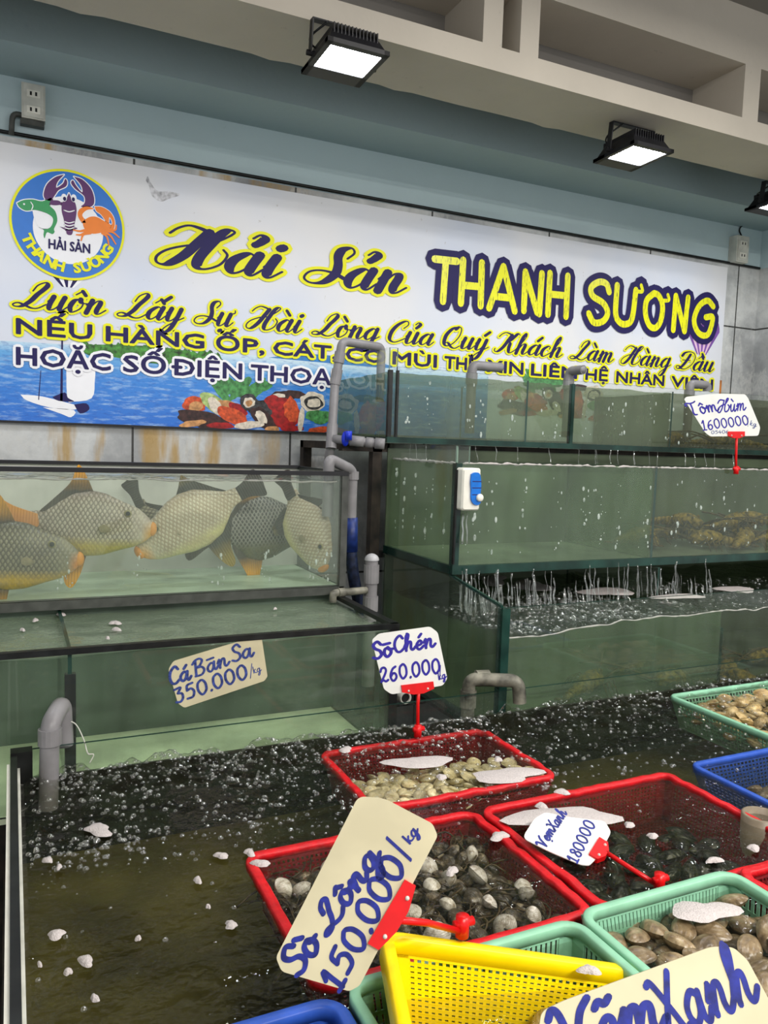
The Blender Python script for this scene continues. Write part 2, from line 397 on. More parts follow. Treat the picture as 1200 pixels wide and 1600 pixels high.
# cable along the top of the sign, conduit and outlet boxes
b = MB(); b.tube([(-2.5, YW-.008, 2.434), (0.5, YW-.008, 2.432), (1.8, YW-.009, 2.428), (3.54, YW-.008, 2.424)], .0065, 8)
tag(b.build('black_cable', M['black'], smooth=True), 'long black cable running along the wall just above the sign', 'cable')
t = thing('conduit_pipe', 'thin grey conduit bending down beside the left socket box', 'pipe', (.0, YW-.02, 2.45))
b = MB(); b.tube(fillet([(.095, YW-.016, 2.475), (.012, YW-.016, 2.5), (.008, YW-.016, 2.425)], .03), .009, 10); b.build('conduit', M['grey_frame'], t, True)
b = MB(); b.box((.035, YW-.03, 2.462), (.108, YW-.002, 2.478)); b.build('junction_sleeve', M['grey_frame'], t)
def socket_box(cx, cz, w, h, d, label, two):
    t = thing('socket_box', label, 'socket box', (cx, YW, cz))
    b = MB(); b.box((cx-w/2, YW-d, cz-h/2), (cx+w/2, YW, cz+h/2)); b.box((cx-w*.42, YW-d-.004, cz-h*.46), (cx+w*.42, YW-d, cz+h*.46)); b.build('cover', M['off_white'], t)
    for dz in (-.25, .2):
        f = MB(); f.box((cx-w*.28, YW-d-.006, cz+dz*h-h*.1), (cx+w*.28, YW-d-.004, cz+dz*h+h*.1)); s = f.build('outlet', M['white_plastic'], t)
        for sx in (-1, 1):
            g = MB(); g.box((cx+sx*w*.11-.003, YW-d-.0068, cz+dz*h-.006), (cx+sx*w*.11+.003, YW-d-.006, cz+dz*h+.006)); g.build('slot', M['black'], s)
    return t
socket_box(.075, 2.537, .072, .112, .034, 'white socket box on the blue wall above the left end of the sign', 2)
socket_box(3.36, 2.49, .085, .13, .05, 'grey white socket box on the blue wall above the right end of the sign', 2)
b = MB(); b.tube(smooth_path([(3.385, YW-.02, 2.55), (3.385, YW-.02, 2.62), (3.42, 2.73, 2.66), (3.42, 2.73, 2.8)]), .004, 6)
tag(b.build('lamp_cord', M['black'], smooth=True), 'thin dark cord rising from the right socket box', 'cord')

# ------------------------------------------------------------------ floodlights
M['lens'] = emit('white_led_lens', (.93, .95, 1.0), FLOOD)
def floodlight(cx, cy, cz, label, tilt=1):
    t = thing('floodlight', label, 'floodlight', (cx, cy, 2.6), 'floodlights under the concrete ledge')
    R3 = Matrix.Rotation(math.radians(-tilt), 3, 'X'); c = Vector((cx, cy, cz))
    def T(p): return c + R3 @ Vector(p)
    hw, hd = .09, .105
    b = MB(); q = MB()
    q.box((-hw, -hd, 0), (-hw+.016, hd, .012)); q.box((hw-.016, -hd, 0), (hw, hd, .012)); q.box((-hw, -hd, 0), (hw, -hd+.02, .012)); q.box((-hw, hd-.06, 0), (hw, hd, .012))
    b.add([T(v) for v in q.v], q.f); b.build('frame', M['black_metal'], t)
    b = MB(); q = MB()
    lo = [(-hw*.92, -hd*.92, .012), (hw*.92, -hd*.92, .012), (hw*.92, hd*.92, .012), (-hw*.92, hd*.92, .012)]
    up = [(-hw*.72, -hd*.7, .052), (hw*.72, -hd*.7, .052), (hw*.72, hd*.7, .052), (-hw*.72, hd*.7, .052)]
    q.add(lo+up, [(3,2,1,0), (4,5,6,7), (0,1,5,4), (1,2,6,5), (2,3,7,6), (3,0,4,7)])
    b.add([T(v) for v in q.v], q.f); h = b.build('housing', M['black_metal'], t)
    b = MB(); q = MB()
    for k in range(13):
        x = -hw*.7 + k*hw*1.4/12; q.box((x-.0015, -hd*.78, .03), (x+.0015, hd*.78, .064))
    b.add([T(v) for v in q.v], q.f); b.build('cooling_fins', M['black_metal'], h)
    b = MB(); b.add([T(p) for p in ((-hw+.016, -hd+.02, .003), (-hw+.016, hd-.06, .003), (hw-.016, hd-.06, .003), (hw-.016, -hd+.02, .003))], [(0,1,2,3)])
    b.build('lens', M['lens'], t)
    b = MB(); zt = 2.598
    for sx in (-1, 1):
        b.bar(T((sx*(hw+.004), .02, .02)), (cx+sx*(hw+.004), cy+.01, zt), .022, .004, (1, 0, 0))
        b.tube([T((sx*(hw-.01), .02, .02)), T((sx*(hw+.014), .02, .02))], .008, 8)
    b.bar((cx-hw-.006, cy+.01, zt-.002), (cx+hw+.006, cy+.01, zt-.002), .022, .004)
    b.build('bracket', M['black_metal'], t)
    b = MB(); b.tube(smooth_path([T((-.03, .05, .05)), T((-.07, .06, .06)), (cx-.09, cy+.03, 2.56), (cx-.05, cy+.0, 2.597)]), .003, 6); b.build('cord', M['black'], t, True)
    return t
floodlight(-.17, 2.27, 2.49, 'floodlight glaring at the far left end of the ledge')
floodlight(.845, 2.135, 2.492, 'floodlight with a blue white glare above the script part of the sign')
floodlight(2.005, 2.265, 2.488, 'floodlight under the ledge above the yellow block letters')
floodlight(2.96, 2.42, 2.5, 'floodlight cut by the frame at the far right of the ledge')

# ------------------------------------------------------------------ lettering tools
# pen paths of a slanted script hand, x-height 1; written in pen direction so that down strokes come out thick
GL = {
 'a': (1.12, [[(.78,.82),(.48,1.0),(.14,.65),(.1,.25),(.33,0),(.62,.28),(.78,.9)], [(.82,1.0),(.76,.5),(.76,.15),(.92,0),(1.16,.34)]]),
 'i': (.62, [[(.0,.45),(.22,1.0)], [(.24,1.0),(.18,.5),(.2,.12),(.36,0),(.64,.34)], 'dot']),
 'n': (1.16, [[(.0,.6),(.2,1.0)], [(.22,1.0),(.2,.5),(.18,0)], [(.18,.2),(.45,.9),(.66,.98),(.72,.75),(.68,.3),(.76,.03),(.92,.03),(1.18,.34)]]),
 'm': (1.62, [[(.0,.6),(.2,1.0)], [(.22,1.0),(.2,.5),(.18,0)], [(.18,.2),(.42,.9),(.6,.98),(.66,.75),(.62,0)], [(.62,.2),(.88,.9),(1.08,.98),(1.15,.75),(1.12,.3),(1.2,.03),(1.36,.03),(1.62,.34)]]),
 'u': (1.16, [[(.0,.6),(.18,1.0)], [(.2,1.0),(.16,.4),(.24,.05),(.4,0),(.62,.25),(.78,.9)], [(.8,1.0),(.76,.4),(.8,.05),(.94,0),(1.18,.34)]]),
 'o': (.92, [[(.5,1.0),(.2,.85),(.1,.4),(.25,.03),(.42,0),(.7,.3),(.72,.7),(.5,1.0)], [(.5,1.0),(.6,.72),(.95,.7)]]),
 'y': (1.16, [[(.0,.6),(.18,1.0)], [(.2,1.0),(.16,.4),(.24,.05),(.4,0),(.62,.25),(.78,.9)], [(.8,1.0),(.76,.2),(.64,-.6),(.38,-.92),(.2,-.7),(.5,-.25),(1.18,.34)]]),
 'g': (1.14, [[(.76,.82),(.48,1.0),(.14,.65),(.1,.25),(.33,0),(.62,.28),(.76,.9)], [(.8,1.0),(.76,.2),(.64,-.6),(.38,-.92),(.2,-.7),(.5,-.25),(1.16,.34)]]),
 'h': (1.16, [[(.0,.35),(.4,1.3),(.5,1.8),(.38,1.95)], [(.38,1.95),(.24,1.6),(.2,.8),(.18,0)], [(.18,.2),(.45,.9),(.66,.98),(.72,.75),(.68,.3),(.76,.03),(.92,.03),(1.18,.34)]]),
 'c': (.86, [[(.66,.72),(.68,.92),(.48,1.0),(.16,.7),(.1,.3),(.28,0),(.48,.02),(.88,.36)]]),
 'e': (.84, [[(.08,.4),(.55,.58),(.6,.88),(.42,1.0),(.14,.65),(.1,.28),(.28,0),(.48,.02),(.86,.36)]]),
 'k': (1.0, [[(.2,1.8),(.18,0)], [(.7,1.0),(.25,.5)], [(.3,.55),(.55,.1),(.95,0)]]),
 'H': (2.0, [[(-.1,1.45),(.05,1.72),(.3,1.9),(.62,1.86),(1.0,1.72)], [(1.0,1.72),(.84,1.2),(.62,.5),(.3,.04),(0,.06),(-.1,.35),(.1,.7),(.6,1.0),(1.1,1.12),(1.5,1.5),(1.72,1.86),(1.55,1.95),(1.36,1.72),(1.2,1.1),(1.1,.5),(1.18,.08),(1.46,.02),(1.8,.3),(1.88,.75),(1.68,1.0)]]),
 'S': (1.42, [[(1.12,1.4),(1.26,1.72),(1.08,1.95),(.8,1.8),(.76,1.45),(.92,1.0),(.96,.55),(.7,.1),(.28,0),(-.02,.2),(.05,.52),(.4,.66),(.9,.6),(1.42,.36)]]),
 'L': (1.5, [[(.5,1.25),(.62,1.7),(.95,1.95),(1.12,1.75),(1.0,1.4),(.8,1.0),(.62,.5),(.3,.08),(-.05,.02),(-.2,.16),(0,.3),(.35,.2),(.8,0),(1.15,.02),(1.5,.34)]]),
 'C': (1.4, [[(1.0,1.3),(1.22,1.65),(1.1,1.93),(.8,1.9),(.4,1.5),(.18,.9),(.25,.25),(.6,0),(.95,.08),(1.4,.4)]]),
 'Q': (1.6, [[(.95,1.95),(.5,1.75),(.2,1.1),(.28,.35),(.6,.1),(1.0,.4),(1.26,1.1),(1.2,1.75),(.95,1.95),(.75,1.7)], [(.3,.3),(.55,.42),(.95,.05),(1.3,-.05),(1.6,.2)]]),
 'K': (1.72, [[(-.1,1.45),(.05,1.72),(.3,1.9),(.62,1.86),(.95,1.72)], [(.95,1.72),(.8,1.2),(.6,.5),(.28,.04),(0,.06),(-.05,.3)], [(1.62,1.8),(1.4,1.9),(1.05,1.3),(.78,1.0)], [(.8,1.0),(1.05,.95),(1.1,.5),(1.22,.1),(1.4,.02),(1.74,.34)]]),
 'D': (1.75, [[(.95,1.65),(.8,1.0),(.58,.4),(.3,.05),(.0,.1),(-.05,.3),(.25,.3),(.6,.05),(1.05,.1),(1.5,.6),(1.6,1.3),(1.3,1.8),(.8,1.95),(.3,1.8),(.12,1.45)], [(.3,1.0),(1.15,1.02)]]),
 'T': (1.5, [[(.15,1.5),(-.02,1.72),(.2,1.92),(.7,1.8),(1.2,1.86),(1.4,1.98)], [(.72,1.8),(.72,1.0),(.62,.4),(.72,.05),(1.0,0)]]),
 'V': (1.5, [[(-.05,1.55),(.15,1.85),(.35,1.6),(.5,.8),(.56,0)], [(.56,0),(.85,.8),(1.1,1.5),(1.45,1.9)]]),
 'X': (1.25, [[(-.05,1.75),(.2,1.75),(.7,.7),(1.0,.05),(1.25,.1)], [(1.1,1.9),(.6,1.0),(.1,0)]]),
 'B': (1.3, [[(.32,1.8),(.25,1.0),(.18,0)], [(-.02,1.5),(.3,1.85),(.75,1.92),(.98,1.6),(.7,1.12),(.4,1.02)], [(.4,1.02),(.85,.95),(1.05,.5),(.75,.05),(.1,.05)]]),
 '0': (1.05, [[(.5,1.6),(.16,1.3),(.08,.6),(.3,.05),(.55,0),(.88,.4),(.9,1.1),(.7,1.52),(.5,1.6)]]),
 '1': (.75, [[(.08,1.15),(.38,1.6),(.36,.8),(.34,0)], [(.05,.02),(.68,.0)]]),
 '2': (1.0, [[(.1,1.2),(.25,1.55),(.6,1.6),(.78,1.25),(.5,.65),(.08,.05)], [(.08,.05),(.35,.2),(.65,.02),(.95,.15)]]),
 '3': (.95, [[(.1,1.5),(.75,1.55),(.4,1.0)], [(.4,1.0),(.78,.85),(.8,.35),(.5,.0),(.08,.1)]]),
 '4': (1.0, [[(.55,1.6),(.08,.6),(.9,.62)], [(.68,1.0),(.62,0)]]),
 '5': (1.0, [[(.85,1.6),(.3,1.5),(.2,.95)], [(.2,.95),(.6,1.05),(.85,.65),(.65,.1),(.1,.05)]]),
 '6': (1.0, [[(.8,1.55),(.4,1.3),(.1,.6),(.25,.05),(.55,0),(.82,.35),(.7,.75),(.4,.8),(.12,.45)]]),
 '8': (1.0, [[(.72,1.3),(.5,1.6),(.22,1.35),(.4,.95),(.75,.6),(.7,.1),(.4,0),(.12,.25),(.3,.75),(.68,1.05),(.72,1.3)]]),
 '.': (.35, [[(.1,.0),(.16,.08)]]),
 '/': (.6, [[(.55,1.9),(.05,-.5)]]),
 ' ': (.8, []),
}
HAND = {'S': (1.0, [[(.92,1.5),(.62,1.9),(.22,1.6),(.35,1.15),(.75,.8),(.82,.3),(.45,0),(.05,.18)]]), 'C': (1.08, [[(1.0,1.55),(.72,1.92),(.28,1.5),(.12,.8),(.3,.12),(.66,0),(1.08,.35)]])}
BASE = {'ả':'a?', 'ủ':'u?', 'ô':'o^', 'ấ':"a^'", 'ầ':'a^`', 'ự':'u+.', 'à':'a`', 'ò':'o`', 'ý':"y'", 'á':"a'", 'Đ':'D', 'ẽ':'e~', 'ẹ':'e.', 'ù':'u`', 'ō':'o_', 'ā':'a_', 'é':"e'", 'õ':'o~', 'ỗ':'o^~'}
def marks(ms, w):
    out = []; c = w*.42; y = 1.35
    for m in ms:
        if m == "'": out.append([(c+.3, y+.42), (c+.02, y+.05)])
        if m == '`': out.append([(c-.28, y+.42), (c+.06, y+.05)])
        if m == '^': out += [[(c-.25, y-.05), (c+.02, y+.25)], [(c+.02, y+.25), (c+.28, y-.05)]]; c += .22; y += .1
        if m == '?': out.append([(c-.12,y+.38),(c+.04,y+.58),(c+.24,y+.46),(c+.16,y+.24),(c+.04,y+.08)])
        if m == '~': out.append([(c-.25,y+.05),(c-.08,y+.25),(c+.12,y+.1),(c+.32,y+.28)])
        if m == '_': out.append([(c-.3,y+.1),(c+.35,y+.12)])
        if m == '.': out.append([(c-.02,-.42),(c+.06,-.36)])
        if m == '+': out.append([(w*.68,1.0),(w*.9,1.12),(w*.86,1.32)])
    return out
def script_strokes(text, hand=False):
    """pen strokes of a word on a baseline, x-height 1, unslanted; returns strokes and width"""
    x = 0; out = []
    for ch in text:
        b = BASE.get(ch, ch); g = (HAND.get(b[0]) if hand else None) or GL[b[0]]; ms = b[1:]
        for st in g[1]:
            if st == 'dot': out.append(([(x+.2, 1.42), (x+.28, 1.5)], 'dot')); continue
            out.append(([(x+p[0], p[1]) for p in st], 'pen'))
        for st in marks(ms, g[0]): out.append(([(x+p[0], p[1]) for p in st], 'dot' if st and st[0][1] < 0 else 'pen'))
        x += g[0] + (.18 if ch in '0123456' else .02)
    return out, x
def ribbon(mb, pts, wid, put, m=0, caps=True):
    """flat ribbon: pts 2-D, wid per point, put maps 2-D to 3-D"""
    n = len(pts); L = []; Rr = []
    for i in range(n):
        d = (pts[min(i+1, n-1)] - pts[max(i-1, 0)])
        d = d.normalized() if d.length > 1e-9 else Vector((1, 0))
        q = Vector((-d.y, d.x)) * wid[i] / 2
        L.append(put(pts[i]+q)); Rr.append(put(pts[i]-q))
    mb.add(L+Rr, [(i, i+1, n+i+1, n+i) for i in range(n-1)], m)
    if caps:
        for i in (0, n-1):
            r = wid[i]/2; k = 8
            mb.add([put(pts[i] + Vector((math.cos(2*math.pi*a/k), math.sin(2*math.pi*a/k)))*r) for a in range(k)], [tuple(range(k))], m)
def write(text, put, slant=.34, thick=.3, thin=.07, extra=0.0, mb=None, m=0, uniform=False, jitter=0.0, seed=1):
    """ribbons for a word; put maps word units (x-height 1) to 3-D; extra widens every stroke (outline)"""
    mb = mb or MB(); rnd = random.Random(seed)
    st, w = script_strokes(text, uniform)
    for pts, kind in st:
        dy = rnd.uniform(-jitter, jitter)
        P = smooth_path([(p[0], p[1]+dy) for p in pts], 7); n = len(P); wid = []
        for i in range(n):
            d = (P[min(i+1, n-1)] - P[max(i-1, 0)]); d = d.normalized() if d.length > 1e-9 else Vector((1, 0))
            k = max(0.0, -d.y)**1.3 if not uniform else 1.0
            wid.append(thin + (thick-thin)*k)
        if kind == 'dot': wid = [max(thick*.95, .14)]*n
        for _ in range(2): wid = [(wid[max(i-1,0)] + wid[i]*2 + wid[min(i+1,n-1)])/4 for i in range(n)]
        Q = [Vector((p.x + slant*p.y, p.y)) for p in P]
        ribbon(mb, Q, [v+extra for v in wid], put, m)
    return mb, w
from mathutils.geometry import delaunay_2d_cdt
ID2 = lambda p: Vector((p.x, p.y, 0))
def flat(mb2, put, eps=1e-6):
    """merge the overlapping 2-D pieces drawn with ID2 into one clean surface, then place it"""
    V = np.array([(v[0], v[1]) for v in mb2.v]); T = np.array([(f[0], f[i], f[i+1]) for f in mb2.f for i in range(1, len(f)-1)])
    A, B, C = V[T[:,0]], V[T[:,1]], V[T[:,2]]
    ar = (B[:,0]-A[:,0])*(C[:,1]-A[:,1]) - (B[:,1]-A[:,1])*(C[:,0]-A[:,0])
    k = np.abs(ar) > 1e-12; A, B, C, ar = A[k], B[k], C[k], ar[k]
    sw = ar < 0; B[sw], C[sw] = C[sw].copy(), B[sw].copy(); ar = np.abs(ar)
    es = [(f[i], f[(i+1) % len(f)]) for f in mb2.f for i in range(len(f)) if f[i] != f[(i+1) % len(f)]]
    r = delaunay_2d_cdt([Vector((v[0], v[1])) for v in mb2.v], list(set(tuple(sorted(e)) for e in es)), [], 0, eps)
    N = np.array([(v.x, v.y) for v in r[0]]); keep = []; F = [f for f in r[2]]
    P = np.array([N[list(f)].mean(axis=0) for f in F])
    def cr(a, b, p): return (b[None,:,0]-a[None,:,0])*(p[:,None,1]-a[None,:,1]) - (b[None,:,1]-a[None,:,1])*(p[:,None,0]-a[None,:,0])
    for q in range(0, len(P), 400):
        p = P[q:q+400]; t = -1e-6*ar[None,:]
        keep.append(((cr(A, B, p) >= t) & (cr(B, C, p) >= t) & (cr(C, A, p) >= t)).any(axis=1))
    keep = np.concatenate(keep)
    out = MB(); out.add([put(v) for v in r[0]], [f for f, o in zip(F, keep) if o])
    return out
_txt_cache = {}
def font_mesh(text, offset):
    key = (text, offset)
    if key in _txt_cache: return _txt_cache[key]
    cu = bpy.data.curves.new('lettering_curve', 'FONT'); cu.body = text; cu.size = 1.0; cu.offset = offset; cu.fill_mode = 'FRONT'; cu.resolution_u = 2
    o = bpy.data.objects.new('lettering_curve', cu); COL.objects.link(o); bpy.context.view_layer.update()
    me = bpy.data.meshes.new_from_object(o.evaluated_get(bpy.context.evaluated_depsgraph_get()))
    vs = [v.co.copy() for v in me.vertices]; fs = [tuple(p.vertices) for p in me.polygons]
    bpy.data.objects.remove(o); bpy.data.curves.remove(cu); bpy.data.meshes.remove(me)
    _txt_cache[key] = (vs, fs); return vs, fs
CAPH = max(v.y for v in font_mesh('H', 0)[0])
def sans(mb, text, x0, x1, z0, z1, put, bold, xref=None, m=0):
    """block letters filling x0..x1, cap height z0..z1, thickened by bold on every side"""
    if text[0] == 'Đ':      # a D with its bar
        text = 'D' + text[1:]; zm = (z0+z1)/2
        ribbon(mb, [Vector((x0-.008, zm)), Vector((x0+.022, zm))], [.007 + 2*bold]*2, put, m)
    vs, fs = font_mesh(text, 0); a = min(v.x for v in vs); c = max(v.x for v in vs)
    Q = [Vector((x0 + (v.x-a)/(c-a)*(x1-x0), z0 + v.y/CAPH*(z1-z0))) for v in vs]
    mb.add([put(q) for q in Q], fs, m)
    cnt = {}
    for f in fs:
        for i in range(len(f)):
            e = tuple(sorted((f[i], f[(i+1) % len(f)]))); cnt[e] = cnt.get(e, 0) + 1
    for (p, q), k in cnt.items():
        if k == 1 and (Q[p]-Q[q]).length > 1e-7: ribbon(mb, [Q[p], Q[q]], [2*bold]*2, put, m, caps=False)
    rim = set(i for e, k in cnt.items() if k == 1 for i in e)
    for i in rim: mb.add([put(Q[i] + Vector((math.cos(1.047*a+.5), math.sin(1.047*a+.5)))*bold) for a in range(6)], [tuple(range(6))], m)

# ------------------------------------------------------------------ the shop sign
YB = 2.984
sign = thing('shop_sign', 'long white printed shop sign with round seafood logo and purple and yellow lettering', 'sign', (1.63, YW, 1.94))
SX0, SX1, SZ0, SZ1 = -.32, 3.302, 1.486, 2.397
b = MB(); b.box((SX0, YB, SZ0), (SX1, YW-.002, SZ1)); b.build('panel', M['banner'], sign)
b = MB(); b.box((SX0, YB-.003, SZ0-.008), (SX1, YW-.002, SZ0)); b.build('bottom_edge', M['black_metal'], sign)
b = MB(); b.box((SX1, YB-.002, SZ0), (SX1+.012, YW-.002, 1.83)); b.build('rust_edge', plain('rusty_orange_edge', (196, 120, 50), .6, .2, 20), sign)
def on(layer): return lambda p: Vector((p.x, YB - .0004*layer, p.y))
def poly(mb, pts, layer, m=0, n=6, closed=True):
    P = [Vector(p) for p in pts]
    if n > 1: P = smooth_path(P + [P[0]], n)[:-1]
    put = on(layer); k = len(P); c = sum(P, Vector((0, 0)))/k
    mb.add([put(p) for p in P], [tuple(range(k))], m)
def disc(mb, c, rx, ry, layer, m=0, k=40, rot=0):
    put = on(layer); ca, sa = math.cos(rot), math.sin(rot)
    mb.add([put(Vector((c[0] + rx*math.cos(2*math.pi*i/k)*ca - ry*math.sin(2*math.pi*i/k)*sa, c[1] + rx*math.cos(2*math.pi*i/k)*sa + ry*math.sin(2*math.pi*i/k)*ca))) for i in range(k)], [tuple(range(k))], m)
def px2b(x, y): p = at_y(x, y, YB); return (p.x, p.z)
# printed sea
def mat_sea():
    n = NT('printed_sea'); co = n.coord(); sp = n.node('SeparateXYZ', i0=co)
    h = n.math('DIVIDE', n.math('SUBTRACT', sp.outputs[2], SZ0), .30)
    base = n.ramp(h, [(0, lin((30, 110, 208))), (.55, lin((44, 130, 214))), (.78, lin((96, 168, 222))), (.9, lin((196, 222, 236))), (1, lin((226, 234, 242)))])
    wv = n.noise(16, co, 5, .65, stretch=(1, 1, 5)); w2 = n.noise(40, co, 3, .6, stretch=(1, 1, 4))
    c = n.mix(n.math('MULTIPLY', n.ramp(wv, [(.5, (0,0,0,1)), (.68, (1,1,1,1))]), .5), base, lin((196, 226, 244)))
    c = n.mix(n.math('MULTIPLY', n.ramp(w2, [(.52, (0,0,0,1)), (.7, (1,1,1,1))]), .45), c, lin((12, 70, 168)))
    return n.finish(n.bsdf(c, .35))
b = MB(); b.add([on(1)(Vector(p)) for p in ((SX0, SZ0), (1.9, SZ0), (1.9, 1.79), (SX0, 1.745))], [(0,1,2,3)]); b.build('printed_sea', mat_sea(), sign)
b = MB(); poly(b, [(.9, 1.765), (1.05, 1.79), (1.2, 1.79), (1.4, 1.775), (1.4, 1.76), (1.1, 1.762)], 2); b.build('printed_far_hill', plain('printed_blue_hill', (50, 130, 200), .4, .1), sign)
rs = random.Random(3)
b = MB()
poly(b, [(.21, 1.752), (.3, 1.765), (.5, 1.772), (.66, 1.755), (.74, 1.735), (.6, 1.715), (.45, 1.712), (.3, 1.728), (.22, 1.74)], 2)
for k in range(60):
    x = rs.uniform(.23, .72); poly(b, [(x-.018, 1.742+rs.uniform(-.02, .012)), (x, 1.766+rs.uniform(-.01, .012)), (x+.018, 1.745+rs.uniform(-.02, .012)), (x, 1.728)], 3 + k*.08, n=3)
b.build('printed_island', plain('printed_island_green', (70, 140, 52), .4, .45, 60), sign)
b = MB(); poly(b, [(.175, 1.71), (.262, 1.71), (.268, 1.63), (.258, 1.575), (.2, 1.56), (.178, 1.57)], 3, n=3); poly(b, [(.03, 1.575), (.1, 1.572), (.2, 1.55), (.23, 1.548), (.2, 1.532), (.12, 1.536), (.05, 1.556)], 3, n=3)
poly(b, [(.1, 1.535), (.2, 1.53), (.19, 1.505), (.16, 1.515)], 3, n=3)
bo = b.build('printed_sailboat', M['white_print'], sign)
b = MB(); b.add([on(4)(Vector(p)) for p in ((.155, 1.56), (.163, 1.56), (.165, 1.79), (.16, 1.79))], [(0,1,2,3)]); b.add([on(4)(Vector(p)) for p in ((.085, 1.56), (.088, 1.56), (.095, 1.66), (.093, 1.66))], [(0,1,2,3)])
poly(b, [(.13, 1.572), (.17, 1.59), (.18, 1.572), (.2, 1.56), (.15, 1.56)], 4, n=3); poly(b, [(.2, 1.55), (.24, 1.556), (.25, 1.535), (.22, 1.52)], 4, n=3)
b.build('mast', M['navy'], bo)
# printed seafood heaps
def blob(mb, cx, cz, rx, rz, rot, layer, m, wob=.12):
    pts = []; layer = layer*.6 + .02*(len(mb.f) % 40)
    for k in range(16):
        a = 2*math.pi*k/16; r = 1 + rs.uniform(-wob, wob); x = rx*math.cos(a)*r; z = rz*math.sin(a)*r
        pts.append((cx + x*math.cos(rot) - z*math.sin(rot), cz + x*math.sin(rot) + z*math.cos(rot)))
    poly(mb, pts, layer, m, 3)
heap_m = [plain('printed_leaf_green', (78, 150, 84), .4, .35, 60), plain('printed_pale_green', (172, 196, 120), .4, .3, 60), plain('printed_dark_brown', (62, 36, 34), .4, .4, 70), plain('printed_orange_red', (214, 84, 40), .4, .3, 60),
          plain('printed_deep_red', (168, 22, 24), .4, .3, 60), plain('printed_bone', (226, 214, 196), .4, .2, 60), plain('printed_charcoal', (58, 56, 58), .4, .5, 90), plain('printed_tan', (206, 150, 96), .4, .25, 60)]
def heap(ox, oz, name):
    b = MB()
    def B(px, py, rx, rz, rot, L, m):   # traced from the left heap, in its own frame
        x, z = px2b(px, py); blob(b, ox + x - .58, oz + z - 1.49, rx, rz, rot, L, m)
    for a in range(9): B(350+a*7, 612-abs(a-5)*2+rs.uniform(-6, 6), .05, .018, rs.uniform(-1, 1.2), 3, 0)
    B(365, 605, .085, .022, -.6, 4, 0); B(345, 612, .07, .016, -.9, 4, 0); B(398, 608, .06, .02, .7, 4, 0)
    B(304, 632, .045, .03, .1, 4, 3); B(306, 635, .028, .018, .1, 5, 7); B(325, 620, .03, .012, -.3, 4, 4)
    B(338, 633, .07, .03, -.5, 4, 1); B(336, 634, .035, .02, -1.0, 5, 5); B(360, 640, .06, .03, -.4, 4, 7)
    B(318, 655, .095, .032, -.15, 6, 2); B(362, 650, .065, .028, -.35, 7, 3); B(372, 640, .04, .02, -.5, 6, 4)
    B(388, 628, .036, .034, .2, 7, 6); B(389, 629, .024, .02, .3, 8, 5); B(389, 630, .014, .012, .3, 9, 7)
    B(408, 640, .05, .035, -.3, 7, 6); B(412, 655, .06, .03, -.7, 8, 2); B(408, 652, .03, .018, -.8, 9, 5)
    B(440, 645, .085, .055, -.4, 6, 4); B(432, 632, .05, .03, -.5, 7, 4); B(455, 640, .03, .05, .1, 7, 3)
    B(445, 618, .05, .018, 0, 5, 2); B(436, 618, .026, .008, 0, 6, 5); B(462, 616, .04, .014, -.1, 5, 2)
    B(489, 628, .055, .04, 0, 7, 5); B(490, 630, .04, .026, .1, 8, 6); B(490, 630, .03, .018, .1, 9, 5)
    B(496, 650, .055, .025, 0, 8, 0); B(505, 654, .04, .02, .3, 8, 0); B(470, 657, .012, .05, -.1, 8, 5)
    B(390, 664, .06, .014, .1, 9, 5); B(345, 665, .05, .012, 0, 9, 4); B(425, 670, .03, .01, 0, 9, 7); B(300, 662, .05, .012, .2, 9, 7); B(498, 672, .05, .014, .15, 9, 3); B(455, 669, .05, .012, 0, 8, 4)
    return b.build(name, heap_m, sign)
heap(.58, 1.49, 'printed_seafood_heap'); heap(1.98, 1.60, 'printed_seafood_heap')
# printed balloons, gull
bal = [plain('printed_violet', (128, 84, 168), .4, .1), plain('printed_pink_white', (232, 196, 222), .4, .05)]
b = MB()
for k in range(9):
    u0, u1 = -1 + 2*k/9, -1 + 2*(k+1)/9
    cx, cz = 3.16, 2.07
    def E(u, t): return on(2)(Vector((cx + .115*u*(math.cos(t*1.2) if t > 0 else 1 - (-t)*.72), cz + .12*t)))
    ts = [i/8-1 for i in range(9)] + [i/6 for i in range(1, 7)]
    b.add([E(u0, t) for t in ts] + [E(u1, t) for t in ts], [(i, i+1, len(ts)+i+1, len(ts)+i) for i in range(len(ts)-1)], k % 2)
b.build('printed_balloon', bal, sign)
b = MB()
for k in range(6):
    x0, x1 = .12 + k*.021, .12 + (k+1)*.021
    b.add([on(1)(Vector(p)) for p in ((x0, 1.995), (x1, 1.995), (.18+(x1-.18)*.3, 1.95), (.18+(x0-.18)*.3, 1.95))], [(0,1,2,3)], k % 2)
b.build('printed_balloon', [M['navy'], M['white_print']], sign)
b = MB(); poly(b, [(.438, 2.35), (.445, 2.365), (.455, 2.345), (.48, 2.32), (.52, 2.325), (.56, 2.32), (.52, 2.3), (.49, 2.285), (.46, 2.30), (.45, 2.33)], 1, n=3)
b.build('printed_gull', plain('printed_gull_grey', (206, 206, 210), .4, .3, 60), sign)
